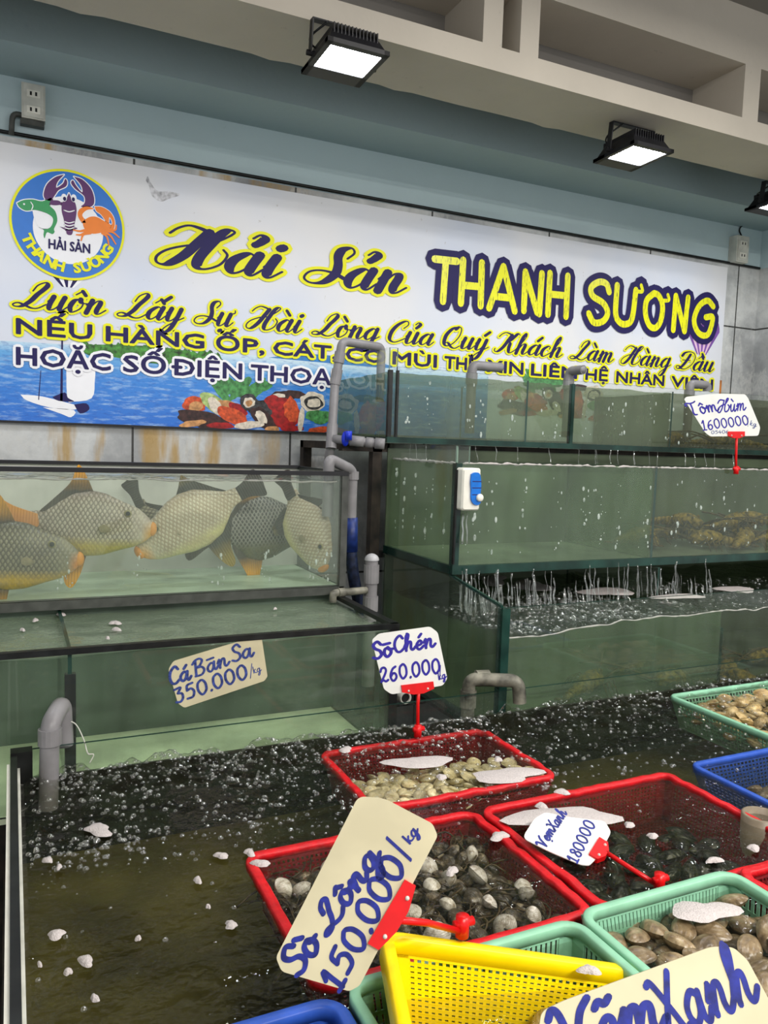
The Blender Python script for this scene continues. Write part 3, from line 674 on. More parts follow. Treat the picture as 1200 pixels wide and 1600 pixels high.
# script line one and two
def script_line(words, z0, xh, thick, thin, out, layer, parent_name, seed0=0):
    a = MB(); c = MB()
    for k, (w, x0, x1) in enumerate(words):
        st, wd = script_strokes(w); sl = .34
        xs = [p[0]+sl*p[1] for s, kd in st for p in s]; lo, hi = min(xs), max(xs); s = (x1-x0)/(hi-lo)
        put = lambda p: Vector((x0 + (p.x-lo)*s, z0 + p.y*xh, 0))
        a1 = MB(); c1 = MB(); write(w, put, sl, thick, thin, out, a1); write(w, put, sl, thick, thin, 0, c1)
        a1 = flat(a1, on(layer + .15*(k % 2))); c1 = flat(c1, on(layer+2)); a.add(a1.v, a1.f); c.add(c1.v, c1.f)
    o = a.build(parent_name, M['yellow_print'], sign); c.build('dark_lettering', M['navy'], o)
script_line([('Hải', .478, .95), ('Sản', 1.035, 1.48)], 2.066, .0785, .35, .09, .28, 10, 'script_heading')
L2 = [('Luôn', 20, 165), ('Lấy', 183, 287), ('Sự', 303, 367), ('Hài', 385, 472), ('Lòng', 487, 592), ('Của', 608, 677), ('Quý', 693, 764), ('Khách', 772, 878), ('Làm', 890, 958), ('Hàng', 970, 1047), ('Đầu', 1056, 1114)]
def bx(px_, z): # column of the sign at a pixel column, near height z
    y = 400
    for _ in range(8):
        p = at_y(px_, y, YB); y += (p.z - z) * 400
    return at_y(px_, y, YB).x
script_line([(w, bx(a, 1.89), bx(c, 1.89)) for w, a, c in L2], 1.868, .0455, .30, .09, .30, 10, 'script_motto')
# block capitals
def caps(words, z0, z1, layer, out_mat, name):
    a = MB(); cs = []
    for w, p0, p1 in words:
        x0, x1 = bx(p0, z0), bx(p1, z0); a1 = MB(); c1 = MB()
        sans(a1, w, x0, x1, z0, z1, ID2, .0115); sans(c1, w, x0, x1, z0, z1, ID2, .0024)
        a1 = flat(a1, on(layer + .15*(len(cs) % 2))); cs.append(flat(c1, on(layer+2))); a.add(a1.v, a1.f)
    o = a.build(name, out_mat, sign)
    for c1 in cs: c1.build('dark_lettering', M['navy'], o)
caps([('NẾU', 26, 143), ('HÀNG', 166, 318), ('ỐP,', 338, 412), ('CÁT,', 427, 525), ('CÓ', 540, 598), ('MÙI', 613, 681), ('THÌ', 694, 735), ('XIN', 760, 816), ('LIÊN', 829, 900), ('HỆ', 914, 948), ('NHÂN', 962, 1036), ('VIÊN', 1048, 1112)], 1.779, 1.828, 10, M['yellow_print'], 'capital_line')
caps([('HOẶC', 26, 172), ('SỐ', 193, 258), ('ĐIỆN', 273, 377), ('THOẠI', 392, 524)], 1.676, 1.732, 10, M['white_print'], 'capital_line')
# hand drawn block name
def mat_scratched():
    n = NT('scratched_yellow_print'); nz = n.noise(40, None, 3, .6, stretch=(6, 1, .5))
    c = n.mix(n.ramp(nz, [(.6, (0,0,0,1)), (.64, (1,1,1,1))]), lin((240, 238, 20)), lin((60, 52, 40)))
    return n.finish(n.bsdf(c, .35))
def c4(x, y): return px2b(650 + x/2.4, 370 + y/2.4)
blk = [[(68,84),(152,93)], [(110,90),(99,243)], [(175,88),(166,250)], [(245,98),(240,260)], [(172,182),(240,188)], [(326,112),(272,268)], [(326,112),(368,280)], [(296,224),(352,230)],
       [(408,132),(402,278)], [(408,134),(452,285)], [(470,138),(460,290)], [(500,137),(492,292)], [(567,147),(560,300)], [(496,215),(563,222)],
       [(722,208),(712,178),(685,170),(655,190),(660,222),(700,250),(716,285),(700,316),(665,322),(645,288)],
       [(752,182),(746,285),(760,320),(785,328),(808,305),(822,200)], [(824,205),(846,205),(842,182)],
       [(890,212),(862,240),(858,290),(872,332),(895,342),(915,315),(922,260),(908,222),(890,212)], [(922,240),(945,238),(942,218)],
       [(972,222),(962,350)], [(972,224),(1004,355)], [(1018,228),(1004,355)], [(1112,262),(1090,240),(1058,262),(1040,315),(1058,362),(1092,366),(1110,304),(1084,302)]]
a = MB(); c = MB()
for s in blk:
    P = smooth_path([c4(*p) for p in s], 6)
    ribbon(a, P, [.086]*len(P), ID2); ribbon(c, P, [.031 if len(s) != 3 else .018]*len(P), ID2)
a = flat(a, on(10)); c = flat(c, on(12))
o = a.build('block_name', M['navy'], sign); c.build('yellow_lettering', mat_scratched(), o)
# round logo
LC = (.183, 2.158)
lg = MB(); disc(lg, LC, .184, .184, 10, 0, 64); logo = lg.build('logo_disc', M['yellow_print'], sign)
b = MB(); disc(b, LC, .176, .176, 11, 0, 64); b.build('logo_ring', plain('logo_blue', (36, 116, 204), .35, .02), logo)
b = MB(); disc(b, (LC[0], LC[1]-.018), .112, .112, 12, 0, 56); b.build('logo_centre', M['white_print'], logo)
def lp(x, y): return px2b(x*220/1200, 250 + y*200/1091)
def lpoly(pts, name, mat, layer=14, halo=.006, n=4):
    P = [lp(*p) for p in pts]
    o = MB(); Q = smooth_path([Vector(p) for p in P] + [Vector(P[0])], n)
    ribbon(o, Q, [halo]*len(Q), ID2); o = flat(o, on(layer-1)); h = MB(); poly(h, P, layer, 0, n); h.add(o.v, o.f, 1)
    return h.build(name, [mat, M['white_print']], logo)
pur = plain('logo_purple', (88, 36, 100), .35, .02); grn = plain('logo_green', (44, 150, 86), .35, .02); org = plain('logo_orange', (240, 128, 30), .35, .02)
lpoly([(545,128),(470,150),(400,210),(372,290),(385,335),(430,350),(470,300),(500,260),(560,230),(572,190),(555,165),(535,205),(480,240),(490,190)], 'lobster_claw', pur)
lpoly([(628,145),(700,170),(770,240),(800,320),(795,385),(740,410),(690,400),(720,370),(715,310),(640,250),(605,200),(622,178),(650,225),(700,280),(690,220)], 'lobster_claw', pur)
lpoly([(587,285),(560,340),(528,370),(525,440),(540,500),(560,590),(570,635),(610,640),(625,590),(645,500),(652,430),(640,370),(610,335)], 'lobster_body', pur)
lpoly([(430,345),(500,350),(525,380),(470,390),(425,380)], 'lobster_leg', pur); lpoly([(505,570),(560,580),(620,575),(660,585),(620,600),(560,600)], 'lobster_tail', pur)
for yy in (440, 535, 560, 585): 
    b = MB(); ribbon(b, smooth_path([lp(545, yy-8), lp(588, yy+5), lp(632, yy-5)], 5), [.0035]*11, on(16)); b.build('lobster_stripe', M['white_print'], logo)
b = MB(); disc(b, lp(545, 325), .009, .013, 15); disc(b, lp(628, 330), .009, .013, 15); b.build('lobster_eyes', M['white_print'], logo)
b = MB(); disc(b, lp(550, 335), .005, .007, 16); disc(b, lp(624, 340), .005, .007, 16); b.build('lobster_pupils', M['navy'], logo)
lpoly([(145,370),(200,345),(280,340),(360,355),(440,325),(420,385),(470,440),(488,520),(460,590),(465,615),(445,635),(400,620),(380,670),(370,640),(372,600),(328,575),(400,590),(440,560),(450,500),(400,460),(300,430),(220,435),(165,405)], 'salmon', grn)
lpoly([(280,432),(340,440),(410,470),(430,520),(420,570),(380,590),(330,570),(295,500)], 'salmon_belly', M['white_print'], 15, .003)
b = MB(); ribbon(b, smooth_path([lp(262, 362), lp(280, 395), lp(268, 430)], 5), [.003]*11, on(16)); disc(b, lp(205, 380), .003, .003, 16); b.build('salmon_gill', M['white_print'], logo)
lpoly([(700,530),(760,490),(820,488),(880,520),(945,560),(920,600),(850,625),(780,630),(720,590)], 'crab_shell', org, 15)
lpoly([(730,540),(690,530),(660,470),(680,420),(740,400),(800,420),(740,430),(700,470),(720,510)], 'crab_claw', org, 15, .004)
lpoly([(805,400),(870,405),(940,450),(975,520),(970,590),(930,600),(955,540),(930,490),(920,545),(860,470),(820,440)], 'crab_claw', org, 15, .004)
b = MB()
for s in ([(730,600),(680,610),(625,600)], [(740,615),(690,640),(650,640)], [(770,625),(710,640),(690,690)], [(900,610),(960,620),(1015,665)], [(890,620),(940,650),(985,720)], [(870,625),(910,660),(930,745)], [(920,600),(980,600),(990,560)]):
    P = smooth_path([lp(*p) for p in s], 5); ribbon(b, P, [.009*(1-.6*i/len(P)) for i in range(len(P))], ID2)
b = flat(b, on(16)); b.build('crab_legs', org, logo)
b = MB(); x0, z0 = lp(415, 752); x1, z1 = lp(765, 800); sans(b, 'HẢI SẢN', x0, x1, z0-.001, z0+.029, ID2, .0012); b = flat(b, on(17)); b.build('logo_words', M['navy'], logo)
b = MB(); word = 'THANH SƯƠNG'; angs = [math.radians(a) for a in (207, 219.5, 232, 245, 258, 268, 281, 293.5, 307, 319.5, 332)]
for ch, a in zip(word, angs):
    if ch == ' ': continue
    vs, fs = font_mesh(ch, .045); w = max(v.x for v in vs); s = .031/CAPH; rc = .144 + .014; cx, cz = LC[0], LC[1]
    ux, uz = math.cos(a), math.sin(a); tx, tz = -uz, ux
    b.add([ID2(Vector((cx + ux*(rc - v.y*s) + tx*(v.x-w/2)*s*1.1, cz + uz*(rc - v.y*s) + tz*(v.x-w/2)*s*1.1))) for v in vs], fs)
b = flat(b, on(17)); b.build('logo_words', M['yellow_print'], logo)

# ------------------------------------------------------------------ tanks
def wfield(amp, scale, seed):
    return lambda x, y: amp * (noise.noise(Vector((x*scale, y*scale, seed))) + .5*noise.noise(Vector((x*scale*2.3, y*scale*2.3, seed+5))))
def water_body(name, x0, x1, y0, y1, z0, zt, fld, mats, parent, nx, ny, sides=True, floor=False):
    """the water in a tank: wavy top plus the faces standing against the front and side panes"""
    b = MB(); vs = []; fs = []; ms = []
    for j in range(ny+1):
        for i in range(nx+1):
            x = x0 + (x1-x0)*i/nx; y = y0 + (y1-y0)*j/ny; vs.append((x, y, zt + fld(x, y)))
    for j in range(ny):
        for i in range(nx): a = j*(nx+1)+i; fs.append((a, a+1, a+nx+2, a+nx+1)); ms.append(0)
    if sides:
        for col in ([j*0+i for i in range(nx+1)], [i*(nx+1) for i in range(ny, -1, -1)], [i*(nx+1)+nx for i in range(ny+1)]):
            o = len(vs)
            for k in col: vs.append((vs[k][0], vs[k][1], z0))
            for k in range(len(col)-1): fs.append((o+k, o+k+1, col[k+1], col[k])); ms.append(1)
    if floor:                                  # closed body: rear face and underside
        o = len(vs); col = [ny*(nx+1)+i for i in range(nx, -1, -1)]
        for k in col: vs.append((vs[k][0], vs[k][1], z0))
        for k in range(nx): fs.append((o+k, o+k+1, col[k+1], col[k])); ms.append(0)
        o = len(vs); vs += [(x0, y0, z0), (x1, y0, z0), (x1, y1, z0), (x0, y1, z0)]; fs.append((o+3, o+2, o+1, o)); ms.append(0)
        ms = [0]*len(ms)
    b.v = vs; b.f = fs; b.m = ms
    return b.build(name, list(mats), parent, True)
GT = .008
def pane(parent, name, a, b_, mat=None, edge=None):
    m = MB(); m.box(a, b_, 0, 1); return m.build(name, [mat or M['glass'], edge or M['glass_edge']], parent)
def seam(parent, pts, w=.012, mat=None, name='silicone_seam'):
    m = MB()
    for p, q in pts: m.bar(p, q, w, w)
    return m.build(name, mat or M['black'], parent)

# --- low left tank (its water reaches back under the fish tank)
XL0, XL1 = -.75, .872
t = thing('glass_tank', 'low left glass tank with the yellowed price card on its front pane', 'fish tank', (.06, 1.93, 0))
YF, YR, Z0, Z1 = 1.735, 2.16, .655, 1.0
b = MB(); b.box((XL0, YF, 0), (XL1, YR, Z0-.012)); b.build('cabinet', M['steel_frame'], t)
b = MB(); b.box((XL0, YF, Z0-.012), (XL1, YR, Z0)); b.build('base_panel', M['tank_floor'], t)
b = MB(); b.box((XL0, YR-.006, Z0), (XL1, YR, Z1-.002)); b.build('back_panel', plain('slate_green_tank_back', (80, 94, 82), .4, .25, 5), t)
pane(t, 'front_pane', (XL0, YF, Z0), (XL1, YF+GT, Z1)); pane(t, 'side_pane', (XL1-GT, YF+GT, Z0), (XL1, YR, Z1))
pane(t, 'divider_pane', (.104, YF+GT, Z0), (.112, YR-.006, Z1-.002), M['glass'])
b = MB(); b.box((.098, YF+GT-.001, Z0), (.12, YF+GT+.014, .945)); b.build('divider_seam', M['black'], t)
b = MB(); b.box((XL0, YF-.004, Z1-.010), (XL1+.002, YF+GT+.004, Z1+.003)); b.box((XL1-.018, YF, Z1-.008), (XL1+.003, YR, Z1+.003)); b.build('top_rim', M['black'], t)
b = MB(); b.box((XL1-.02, YF-.002, Z0), (XL1+.003, YF+.022, Z1-.008)); b.build('corner_seam', M['black'], t)
water_body('water', XL0, XL1-GT-.001, YF+GT+.001, YR-.007, Z0+.002, .982, wfield(.004, 9, 2), W_LEFT, t, 70, 22)

# --- fish tank above it
YF, YR, Z0, Z1, XF1 = 2.13, 2.56, 1.026, 1.362, .884
t = thing('glass_tank', 'left glass tank on the upper shelf, holding the large triggerfish', 'fish tank', (.06, 2.34, 1.0))
b = MB(); b.box((XL0, YF-.004, 1.003), (XF1, YF+.03, 1.026)); b.box((XL0, YF+.03, 1.003), (XF1, YR, 1.020)); b.build('shelf_bar', M['grey_frame'], t)
b = MB(); b.box((XL0, YF+.03, 1.020), (XF1, YR, Z0)); b.build('base_panel', plain('dull_green_tank_floor', (184, 202, 178), .4, .15, 8), t)
b = MB(); b.box((XL0, YR-.008, Z0), (XF1, YR, Z1)); b.build('back_panel', M['tank_back_pale'], t)
pane(t, 'front_pane', (XL0, YF, Z0), (XF1, YF+GT, Z1-.006)); pane(t, 'side_pane', (XF1-GT, YF+GT, Z0), (XF1, YR, Z1))
b = MB(); b.box((XL0, YF-.005, Z1-.010), (XF1+.006, YF+.012, Z1+.002)); b.box((XF1-.004, YF, Z1-.010), (XF1+.006, YR, Z1+.002)); b.box((XL0, YR-.02, Z1-.006), (XF1, YR+.004, Z1+.004)); b.build('top_rim', M['black_metal'], t)
b = MB(); b.box((XF1-.014, YF-.004, 1.003), (XF1+.006, YF+.016, Z1-.010)); b.build('corner_strip', M['grey_frame'], t)
water_body('water', XL0, XF1-GT-.001, YF+GT+.001, YR-.009, Z0+.002, 1.335, wfield(.007, 11, 4), W_FISH, t, 90, 24)
# steel stand carrying the shelf
t = thing('steel_stand', 'dark rusty steel stand behind the low left tank', 'stand', (.06, 2.4, 0))
for x in (XL0+.02, .08, XF1-.03):
    b = MB(); b.box((x, 2.50, 0), (x+.03, 2.53, 1.002)); b.build('leg', M['steel_frame'], t)
b = MB(); b.box((XL0, 2.18, .975), (XF1, 2.55, 1.002)); b.build('shelf_plate', M['steel_frame'], t)

# --- right tanks, three tiers
XS, XE = 1.19, 3.45
t = thing('glass_tank', 'lowest right glass tank with churning water, just behind the grey outlet pipe', 'fish tank', (2.3, 2.1, 0))
YF, YR, Z0, Z1 = 1.745, 2.495, .660, 1.020
b = MB(); b.box((XS, YF, Z0-.012), (XE, YR, Z0)); b.build('base_panel', M['tank_back'], t)
b = MB(); b.box((XS, YR-.006, Z0), (XE, YR, 1.06)); b.build('back_panel', M['tank_back_dark'], t)
pane(t, 'front_pane', (XS, YF, Z0), (XE, YF+GT, Z1))
m = MB(); x0, x1 = XS, XS+GT
q = [(YF+GT, Z0), (YR, Z0), (YR, 1.063), (2.04, 1.062), (YF+GT, Z1)]
m.prism([(x0, y, z) for y, z in q], (-1, 0, 0), -GT); m.build('side_pane', M['glass'], t)
seam(t, [((XS+.004, YF+GT+.004, Z1+.002), (XS+.004, 2.04, 1.062))], .008, M['glass_edge'], 'rim_edge')
b = MB(); b.box((XS-.003, YF-.003, Z0), (XS+.022, YF+.02, Z1-.002)); b.build('corner_seam', M['glass_edge'], t)
b = MB(); b.box((XS-.004, YF-.002, Z0-.014), (XS+.014, YR, Z0+.012)); b.build('bottom_edge', M['glass_edge'], t)
pane(t, 'divider_pane', (1.99, YF+.26, Z0), (1.998, YR-.006, 1.06)); pane(t, 'divider_pane', (2.017, YF+GT, Z0), (2.029, YF+.2, .905), M['glass'], M['glass_edge'])
fl = wfield(.013, 9, 9); fl2 = lambda x, y: fl(x, y) + .012*(x-1.7) - .015*math.exp(-((x-1.3)/.15)**2)
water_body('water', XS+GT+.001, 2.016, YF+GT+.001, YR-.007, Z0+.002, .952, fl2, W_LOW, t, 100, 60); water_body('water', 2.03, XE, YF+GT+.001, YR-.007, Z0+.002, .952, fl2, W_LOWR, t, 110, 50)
t = thing('tank_stand', 'dark steel support under the lowest right tank', 'stand', (2.3, 2.1, 0))
for x, y in ((XS+.02, 1.78), (2.2, 1.78), (XS+.02, 2.5), (2.2, 2.5)):
    b = MB(); b.box((x, y, 0), (x+.04, y+.04, .645)); b.build('leg', M['steel_frame'], t)
b = MB(); b.box((XS+.01, 1.76, .625), (XE, 2.55, .646)); b.build('shelf_plate', M['steel_frame'], t)

t = thing('glass_tank', 'middle right glass tank with the white and blue box clipped to its front', 'fish tank', (2.3, 2.3, 1.08))
YF, YR, Z0, Z1 = 2.02, 2.50, 1.088, 1.400
b = MB(); b.box((XS, YF, Z0-.018), (XE, YR, Z0)); b.build('base_panel', [M['tank_back']], t)
b = MB(); b.box((XS-.003, YF-.004, Z0-.022), (XE, YF+.012, Z0+.004)); b.box((XS-.004, YF+.012, Z0-.022), (XS+.01, YR, Z0+.004)); b.build('bottom_edge', M['glass_edge'], t)
b = MB(); b.box((XS, YR-.006, Z0), (XE, YR, 1.435)); b.build('back_panel', M['tank_back_dark'], t)
pane(t, 'front_pane', (XS, YF, Z0), (XE, YF+GT, Z1)); pane(t, 'side_pane', (XS, YF+GT, Z0), (XS+GT, YR, 1.45), None, M['glass_edge_pale'])
b = MB(); b.box((XS-.002, YF-.003, Z0), (XS+.018, YF+.02, Z1-.002)); b.build('corner_seam', M['glass_edge'], t)
b = MB(); b.box((XS-.006, YF-.012, Z0+.01), (XS-.001, YF-.002, Z1-.02)); b.build('corner_guard', M['black'], t)
pane(t, 'corner_strip', (XS, YF, Z1), (XS+.045, YF+GT, 1.45), None, M['glass_edge_pale'])
pane(t, 'divider_pane', (1.972, YF+GT, Z0), (1.982, YR-.006, Z1))
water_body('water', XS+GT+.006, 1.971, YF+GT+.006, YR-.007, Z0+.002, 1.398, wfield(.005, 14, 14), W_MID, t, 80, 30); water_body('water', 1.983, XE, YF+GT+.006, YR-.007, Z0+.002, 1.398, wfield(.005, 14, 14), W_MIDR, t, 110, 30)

t = thing('glass_tank', 'topmost right glass tank under the sign, with grey pipe bends along its rear', 'fish tank', (2.3, 2.7, 1.46))
YF, YR, Z0, Z1, XT = 2.45, 2.94, 1.470, 1.712, 1.165
b = MB(); b.box((XT, YF, Z0-.015), (XE, YR, Z0)); b.build('base_panel', [M['tank_back']], t)
b = MB(); b.box((XT-.003, YF-.004, Z0-.017), (XE, YF+.012, Z0+.003)); b.box((XT-.003, YF+.012, Z0-.017), (XT+.01, YR, Z0+.003)); b.build('bottom_edge', M['glass_edge'], t)
pane(t, 'back_pane', (XT, YR-.006, Z0), (XE, YR, 1.71), M['glass'])
pane(t, 'front_pane', (XT+.03, YF, Z0), (XE, YF+GT, Z1), M['glass_clean'])
m = MB(); q = [(YF+GT, Z0), (YR, Z0), (YR, 1.745), (YF+GT, 1.775)]
m.prism([(XT, y, z) for y, z in q], (-1, 0, 0), -GT); m.build('side_pane', M['glass_clean'], t)
pane(t, 'corner_strip', (XT, YF, Z0), (XT+.03, YF+GT, 1.775), M['glass_clean'], M['glass_edge_pale'])
b = MB(); b.box((XT-.002, YF-.003, Z0), (XT+.012, YF+.012, 1.70)); b.build('corner_seam', M['black'], t)
b = MB(); b.box((XT+.028, YF-.003, Z0), (XT+.036, YF+.01, 1.70)); b.build('corner_seam', M['black'], t)
for x in (1.735, 2.455): pane(t, 'divider_pane', (x, YF+GT, Z0), (x+.008, YR-.006, 1.70), M['glass_clean'])
b = MB(); b.box((1.938, YF-.002, Z0), (1.952, YF+.016, 1.70)); b.build('divider_seam', M['glass_edge'], t)
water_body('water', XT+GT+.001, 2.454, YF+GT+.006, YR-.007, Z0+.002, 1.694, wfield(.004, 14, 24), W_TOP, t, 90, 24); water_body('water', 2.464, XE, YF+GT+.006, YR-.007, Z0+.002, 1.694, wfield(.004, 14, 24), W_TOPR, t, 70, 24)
# steel posts carrying the upper right tiers
t = thing('steel_stand', 'tall rusty steel stand carrying the upper right tanks', 'stand', (2.3, 2.7, 0))
for x, y in ((1.135, 2.50), (1.02, 2.90), (2.3, 2.56), (3.4, 2.56)):
    b = MB(); b.box((x, y, 0), (x+.035, y+.035, 1.452)); b.build('post', M['steel_frame'], t)
b = MB(); b.box((1.02, 2.50, 1.42), (XE, 2.535, 1.452)); b.build('cross_bar', M['steel_frame'], t)
b = MB(); b.box((1.02, 2.535, 1.425), (1.055, 2.935, 1.452)); b.build('cross_bar', M['steel_frame'], t)
b = MB(); b.box((1.06, 2.905, 1.425), (XE, 2.935, 1.452)); b.build('cross_bar', M['steel_frame'], t)
b = MB(); b.box((1.17, 2.52, 1.045), (XE, 2.555, 1.065)); b.build('cross_bar', M['steel_frame'], t)

# --- big front tank with the baskets
XA, XB, YA, YBk, ZB, ZR, ZW = 0.0, 3.2, .42, 1.69, .585, .812, .75
t = thing('glass_tank', 'large low front tank with murky water and plastic baskets', 'fish tank', (1.5, 1.05, 0))
b = MB(); b.box((XA-.02, YA, 0), (XB, YBk, ZB-.02)); b.build('plinth', M['steel_frame'], t)
b = MB(); b.box((XA, YA, ZB-.02), (XB, YBk, ZB)); b.build('base_panel', M['olive_floor'], t)
pane(t, 'back_pane', (XA+.012, YBk, ZB), (XB, YBk+GT, ZR), M['glass_clean'])
b = MB(); b.box((XA+.012, YBk-.008, ZB), (XB, YBk-.001, ZW+.004)); b.build('rear_darkening_sheet', plain('dark_rear_water_sheet', (44, 46, 34), .6, .4, 14), t)  # dark sheet added so the rear water looks dark and opaque
pane(t, 'side_pane', (XA-.006, YA, ZB), (XA+.006, YBk+GT, ZR), M['glass'], M['black'])
pane(t, 'front_pane', (XA+.006, YA, ZB), (XB, YA+.01, ZR), M['glass'])
b = MB(); b.box((XA-.006, YBk-.02, ZB), (XA+.034, YBk+GT+.002, ZR+.004)); b.build('corner_seam', M['black'], t)
b = MB(); b.box((XA+.0065, YA+.01, ZW-.03), (XA+.011, YBk-.02, ZW+.035)); b.build('silicone_seam', M['off_white'], t)
b = MB(); b.box((XA-.012, YA, ZR-.035), (XA-.0065, YBk-.05, ZR-.005)); b.build('edge_strip', M['white_plastic'], t)
def front_wave(x, y):
    k = max(0.0, (y-1.30)/.38); chop = min(1, k)**2
    z = .0035*noise.noise(Vector((x*5, y*9, 1))) + .0016*noise.noise(Vector((x*17, y*24, 6)))
    z += chop*(.024*noise.noise(Vector((x*15, y*15, 2))) + .015*noise.noise(Vector((x*38, y*38, 3))) + .014)
    return z
water_body('water', XA+.012, XB, YA+.012, YBk-.0085, ZB+.0008, ZW, front_wave, W_FRONT, t, 460, 190, sides=True, floor=True)

# ------------------------------------------------------------------ pipes
def pipe(label, runs, r, mat, joints=(), fil=.03, group=None, extra=None, end_mat=None):
    p0 = Vector(runs[0])
    t = thing('pvc_pipe', label, 'pipe', p0, group)
    b = MB(); b.tube(fillet(runs, fil), r, 16, cap=False)
    for e, d in ((Vector(runs[0]), Vector(runs[1])-Vector(runs[0])), (Vector(runs[-1]), Vector(runs[-2])-Vector(runs[-1]))):
        d.normalize(); b.tube([e + d*.0005, e + d*.03], r*.82, 16, cap=True)
        b.tube([e + d*.0004, e + d*.0004 + d*.001], [r, r*.82], 16, cap=False)
    b.build('tube', mat, t, True)
    for a, c in joints:
        b = MB(); b.tube([a, c], r*1.22, 16); b.build('coupling', mat, t)
    return t
def Y3(x, y, Y): return at_y(x, y, Y)
# top-left feed pipe with the blue valve
Yp = 2.52
a = [Y3(512, 725, Yp+.04), Y3(518, 690, Yp), Y3(530, 600, Yp), Y3(541, 550, Yp), Y3(576, 552, Yp+.06), Y3(574, 640, Yp+.06)]
a[4].x = a[5].x = XT + .045; a[4].y = a[5].y = 2.62; a[3].y = a[2].y = 2.56; a[5].z = 1.60; a[4].z = a[3].z = 1.795
t = pipe('tall grey pipe bending over the left side of the topmost tank', a, .0155, M['pvc'], [(a[2].lerp(a[3], .0), a[2].lerp(a[3], .35)), (a[2].lerp(a[3], .5), a[2].lerp(a[3], .75)), (a[1].lerp(a[2], -.12), a[1].lerp(a[2], .3))], .022)
b = MB(); c0 = a[1].lerp(a[2], .05); v1 = Vector((XT-.025, 2.43, 1.448)); c0 = c0 + Vector((0, -.012, 0)); b.tube([c0, v1], .0145, 16); b.build('branch', M['pvc'], t, True)
b = MB(); b.tube([c0.lerp(v1, .34), c0.lerp(v1, .62)], .018, 16); b.tube([c0.lerp(v1, .66), c0.lerp(v1, .8)], .0175, 16); b.tube([c0.lerp(v1, .84), c0.lerp(v1, 1.03)], .019, 16); b.build('coupling', M['pvc'], t, True)
vv = c0.lerp(v1, .22); b = MB()
b.ellipsoid(vv + Vector((0, -.012, .004)), .014, .012, .026); b.box(vv + Vector((-.006, -.04, .0)), vv + Vector((.012, -.014, .03))); b.build('valve_handle', M['valve_blue'], t, True)
# return pipe of the fish tank with its hose
Yq = 2.24
q = [Y3(514, 803, Yq), Y3(515, 722, Yq), Y3(543, 742, Yq-.02), Y3(549, 828, Yq-.02)]
q[0].x = q[1].x = .846; q[0].y = q[1].y = 2.175; q[1].z = 1.40; hx = Y3(549, 790, Yq-.02).x; q[2] = Vector((hx, Yq-.02, 1.365)); q[3] = Vector((hx, Yq-.02, 1.19))
t = pipe('grey return pipe hooked over the right end of the fish tank', [q[0], q[1], q[2], q[3]], .0165, M['pvc'], [(q[2].lerp(q[3], .02), q[2].lerp(q[3], .16))], .022)
t = thing('hose', 'blue hose hanging from the return pipe beside the fish tank', 'hose', q[3])
b = MB(); b.tube([q[3] + Vector((0, 0, .03)), q[3] + Vector((.002, -.002, -.075))], .021, 16); b.build('sleeve', M['hose'], t, True)
hp = smooth_path([q[3] + Vector((.002, -.002, -.07)), q[3] + Vector((.012, -.004, -.15)), q[3] + Vector((.035, .0, -.24)), q[3] + Vector((.055, .01, -.34)), q[3] + Vector((.06, .03, -.6))], 8)
b = MB(); b.tube(hp, .0185, 14); b.build('hose_tube', M['hose_dark'], t, True)
# capped standpipe
p1 = Y3(581, 872, 2.12); x = p1.x
t = pipe('short grey standpipe with rounded cap beside the low right tank', [(x, 2.12, .72), (x, 2.12, p1.z)], .019, M['pvc'], [((x, 2.12, p1.z-.075), (x, 2.12, p1.z-.02)), ((x, 2.12, p1.z-.16), (x, 2.12, p1.z-.115))], .01)
b = MB(); b.ellipsoid((x, 2.12, p1.z-.006), .022, .022, .02, half=True); b.build('cap', M['pvc_cap'], t, True)
# mouldy elbow dripping into the low left tank
p1 = Y3(536, 926, 2.10)
pipe('mouldy pipe elbow dripping into the rear corner of the low left tank', [(.835, 2.09, 1.0), (.835, 2.09, 1.022), (.935, 2.09, 1.022)], .0125, M['pvc_old'], [((.86, 2.09, 1.022), (.88, 2.09, 1.022))], .018) if False else pipe('mouldy pipe elbow dripping into the rear corner of the low left tank', [(.838, 2.095, .988), (.838, 2.095, 1.014), (.95, 2.11, 1.014)], .011, M['pvc_old'], [((.855, 2.097, 1.014), (.875, 2.0995, 1.014))], .016)
# outlet pipe in front
o0 = Y3(735, 1062, 1.715); oz = o0.z; ox = o0.x
e1 = Y3(812, 1060, 1.66)
pipe('mossy grey outlet pipe bending over the rear glass of the front tank', [(ox, 1.722, .62), (ox, 1.722, oz), (e1.x, 1.665, oz), (e1.x+.005, 1.662, oz-.058)], .0175, M['pvc_old'], [((ox, 1.722, oz-.075), (ox, 1.722, oz-.03)), ((ox+.02, 1.72, oz), (ox+.055, 1.7125, oz))], .024)
# left corner pipe
pipe('grey pipe bend standing in the rear left corner of the front tank', [(.062, 1.655, .70), (.066, 1.66, .872), (.092, 1.722, .893), (.096, 1.726, .80)], .0185, M['pvc'], [((.0655, 1.659, .83), (.0658, 1.66, .862))], .022)
t = thing('thin_cord', 'thin white cord trailing from the corner pipe over the glass', 'cord', (.1, 1.71, .86))
b = MB(); b.tube(smooth_path([(.098, 1.712, .858), (.118, 1.714, .845), (.132, 1.70, .816), (.136, 1.684, .80), (.14, 1.684, .79), (.15, 1.684, .787), (.142, 1.684, .77)], 6), .0014, 6); b.build('cord', M['off_white'], t, True)
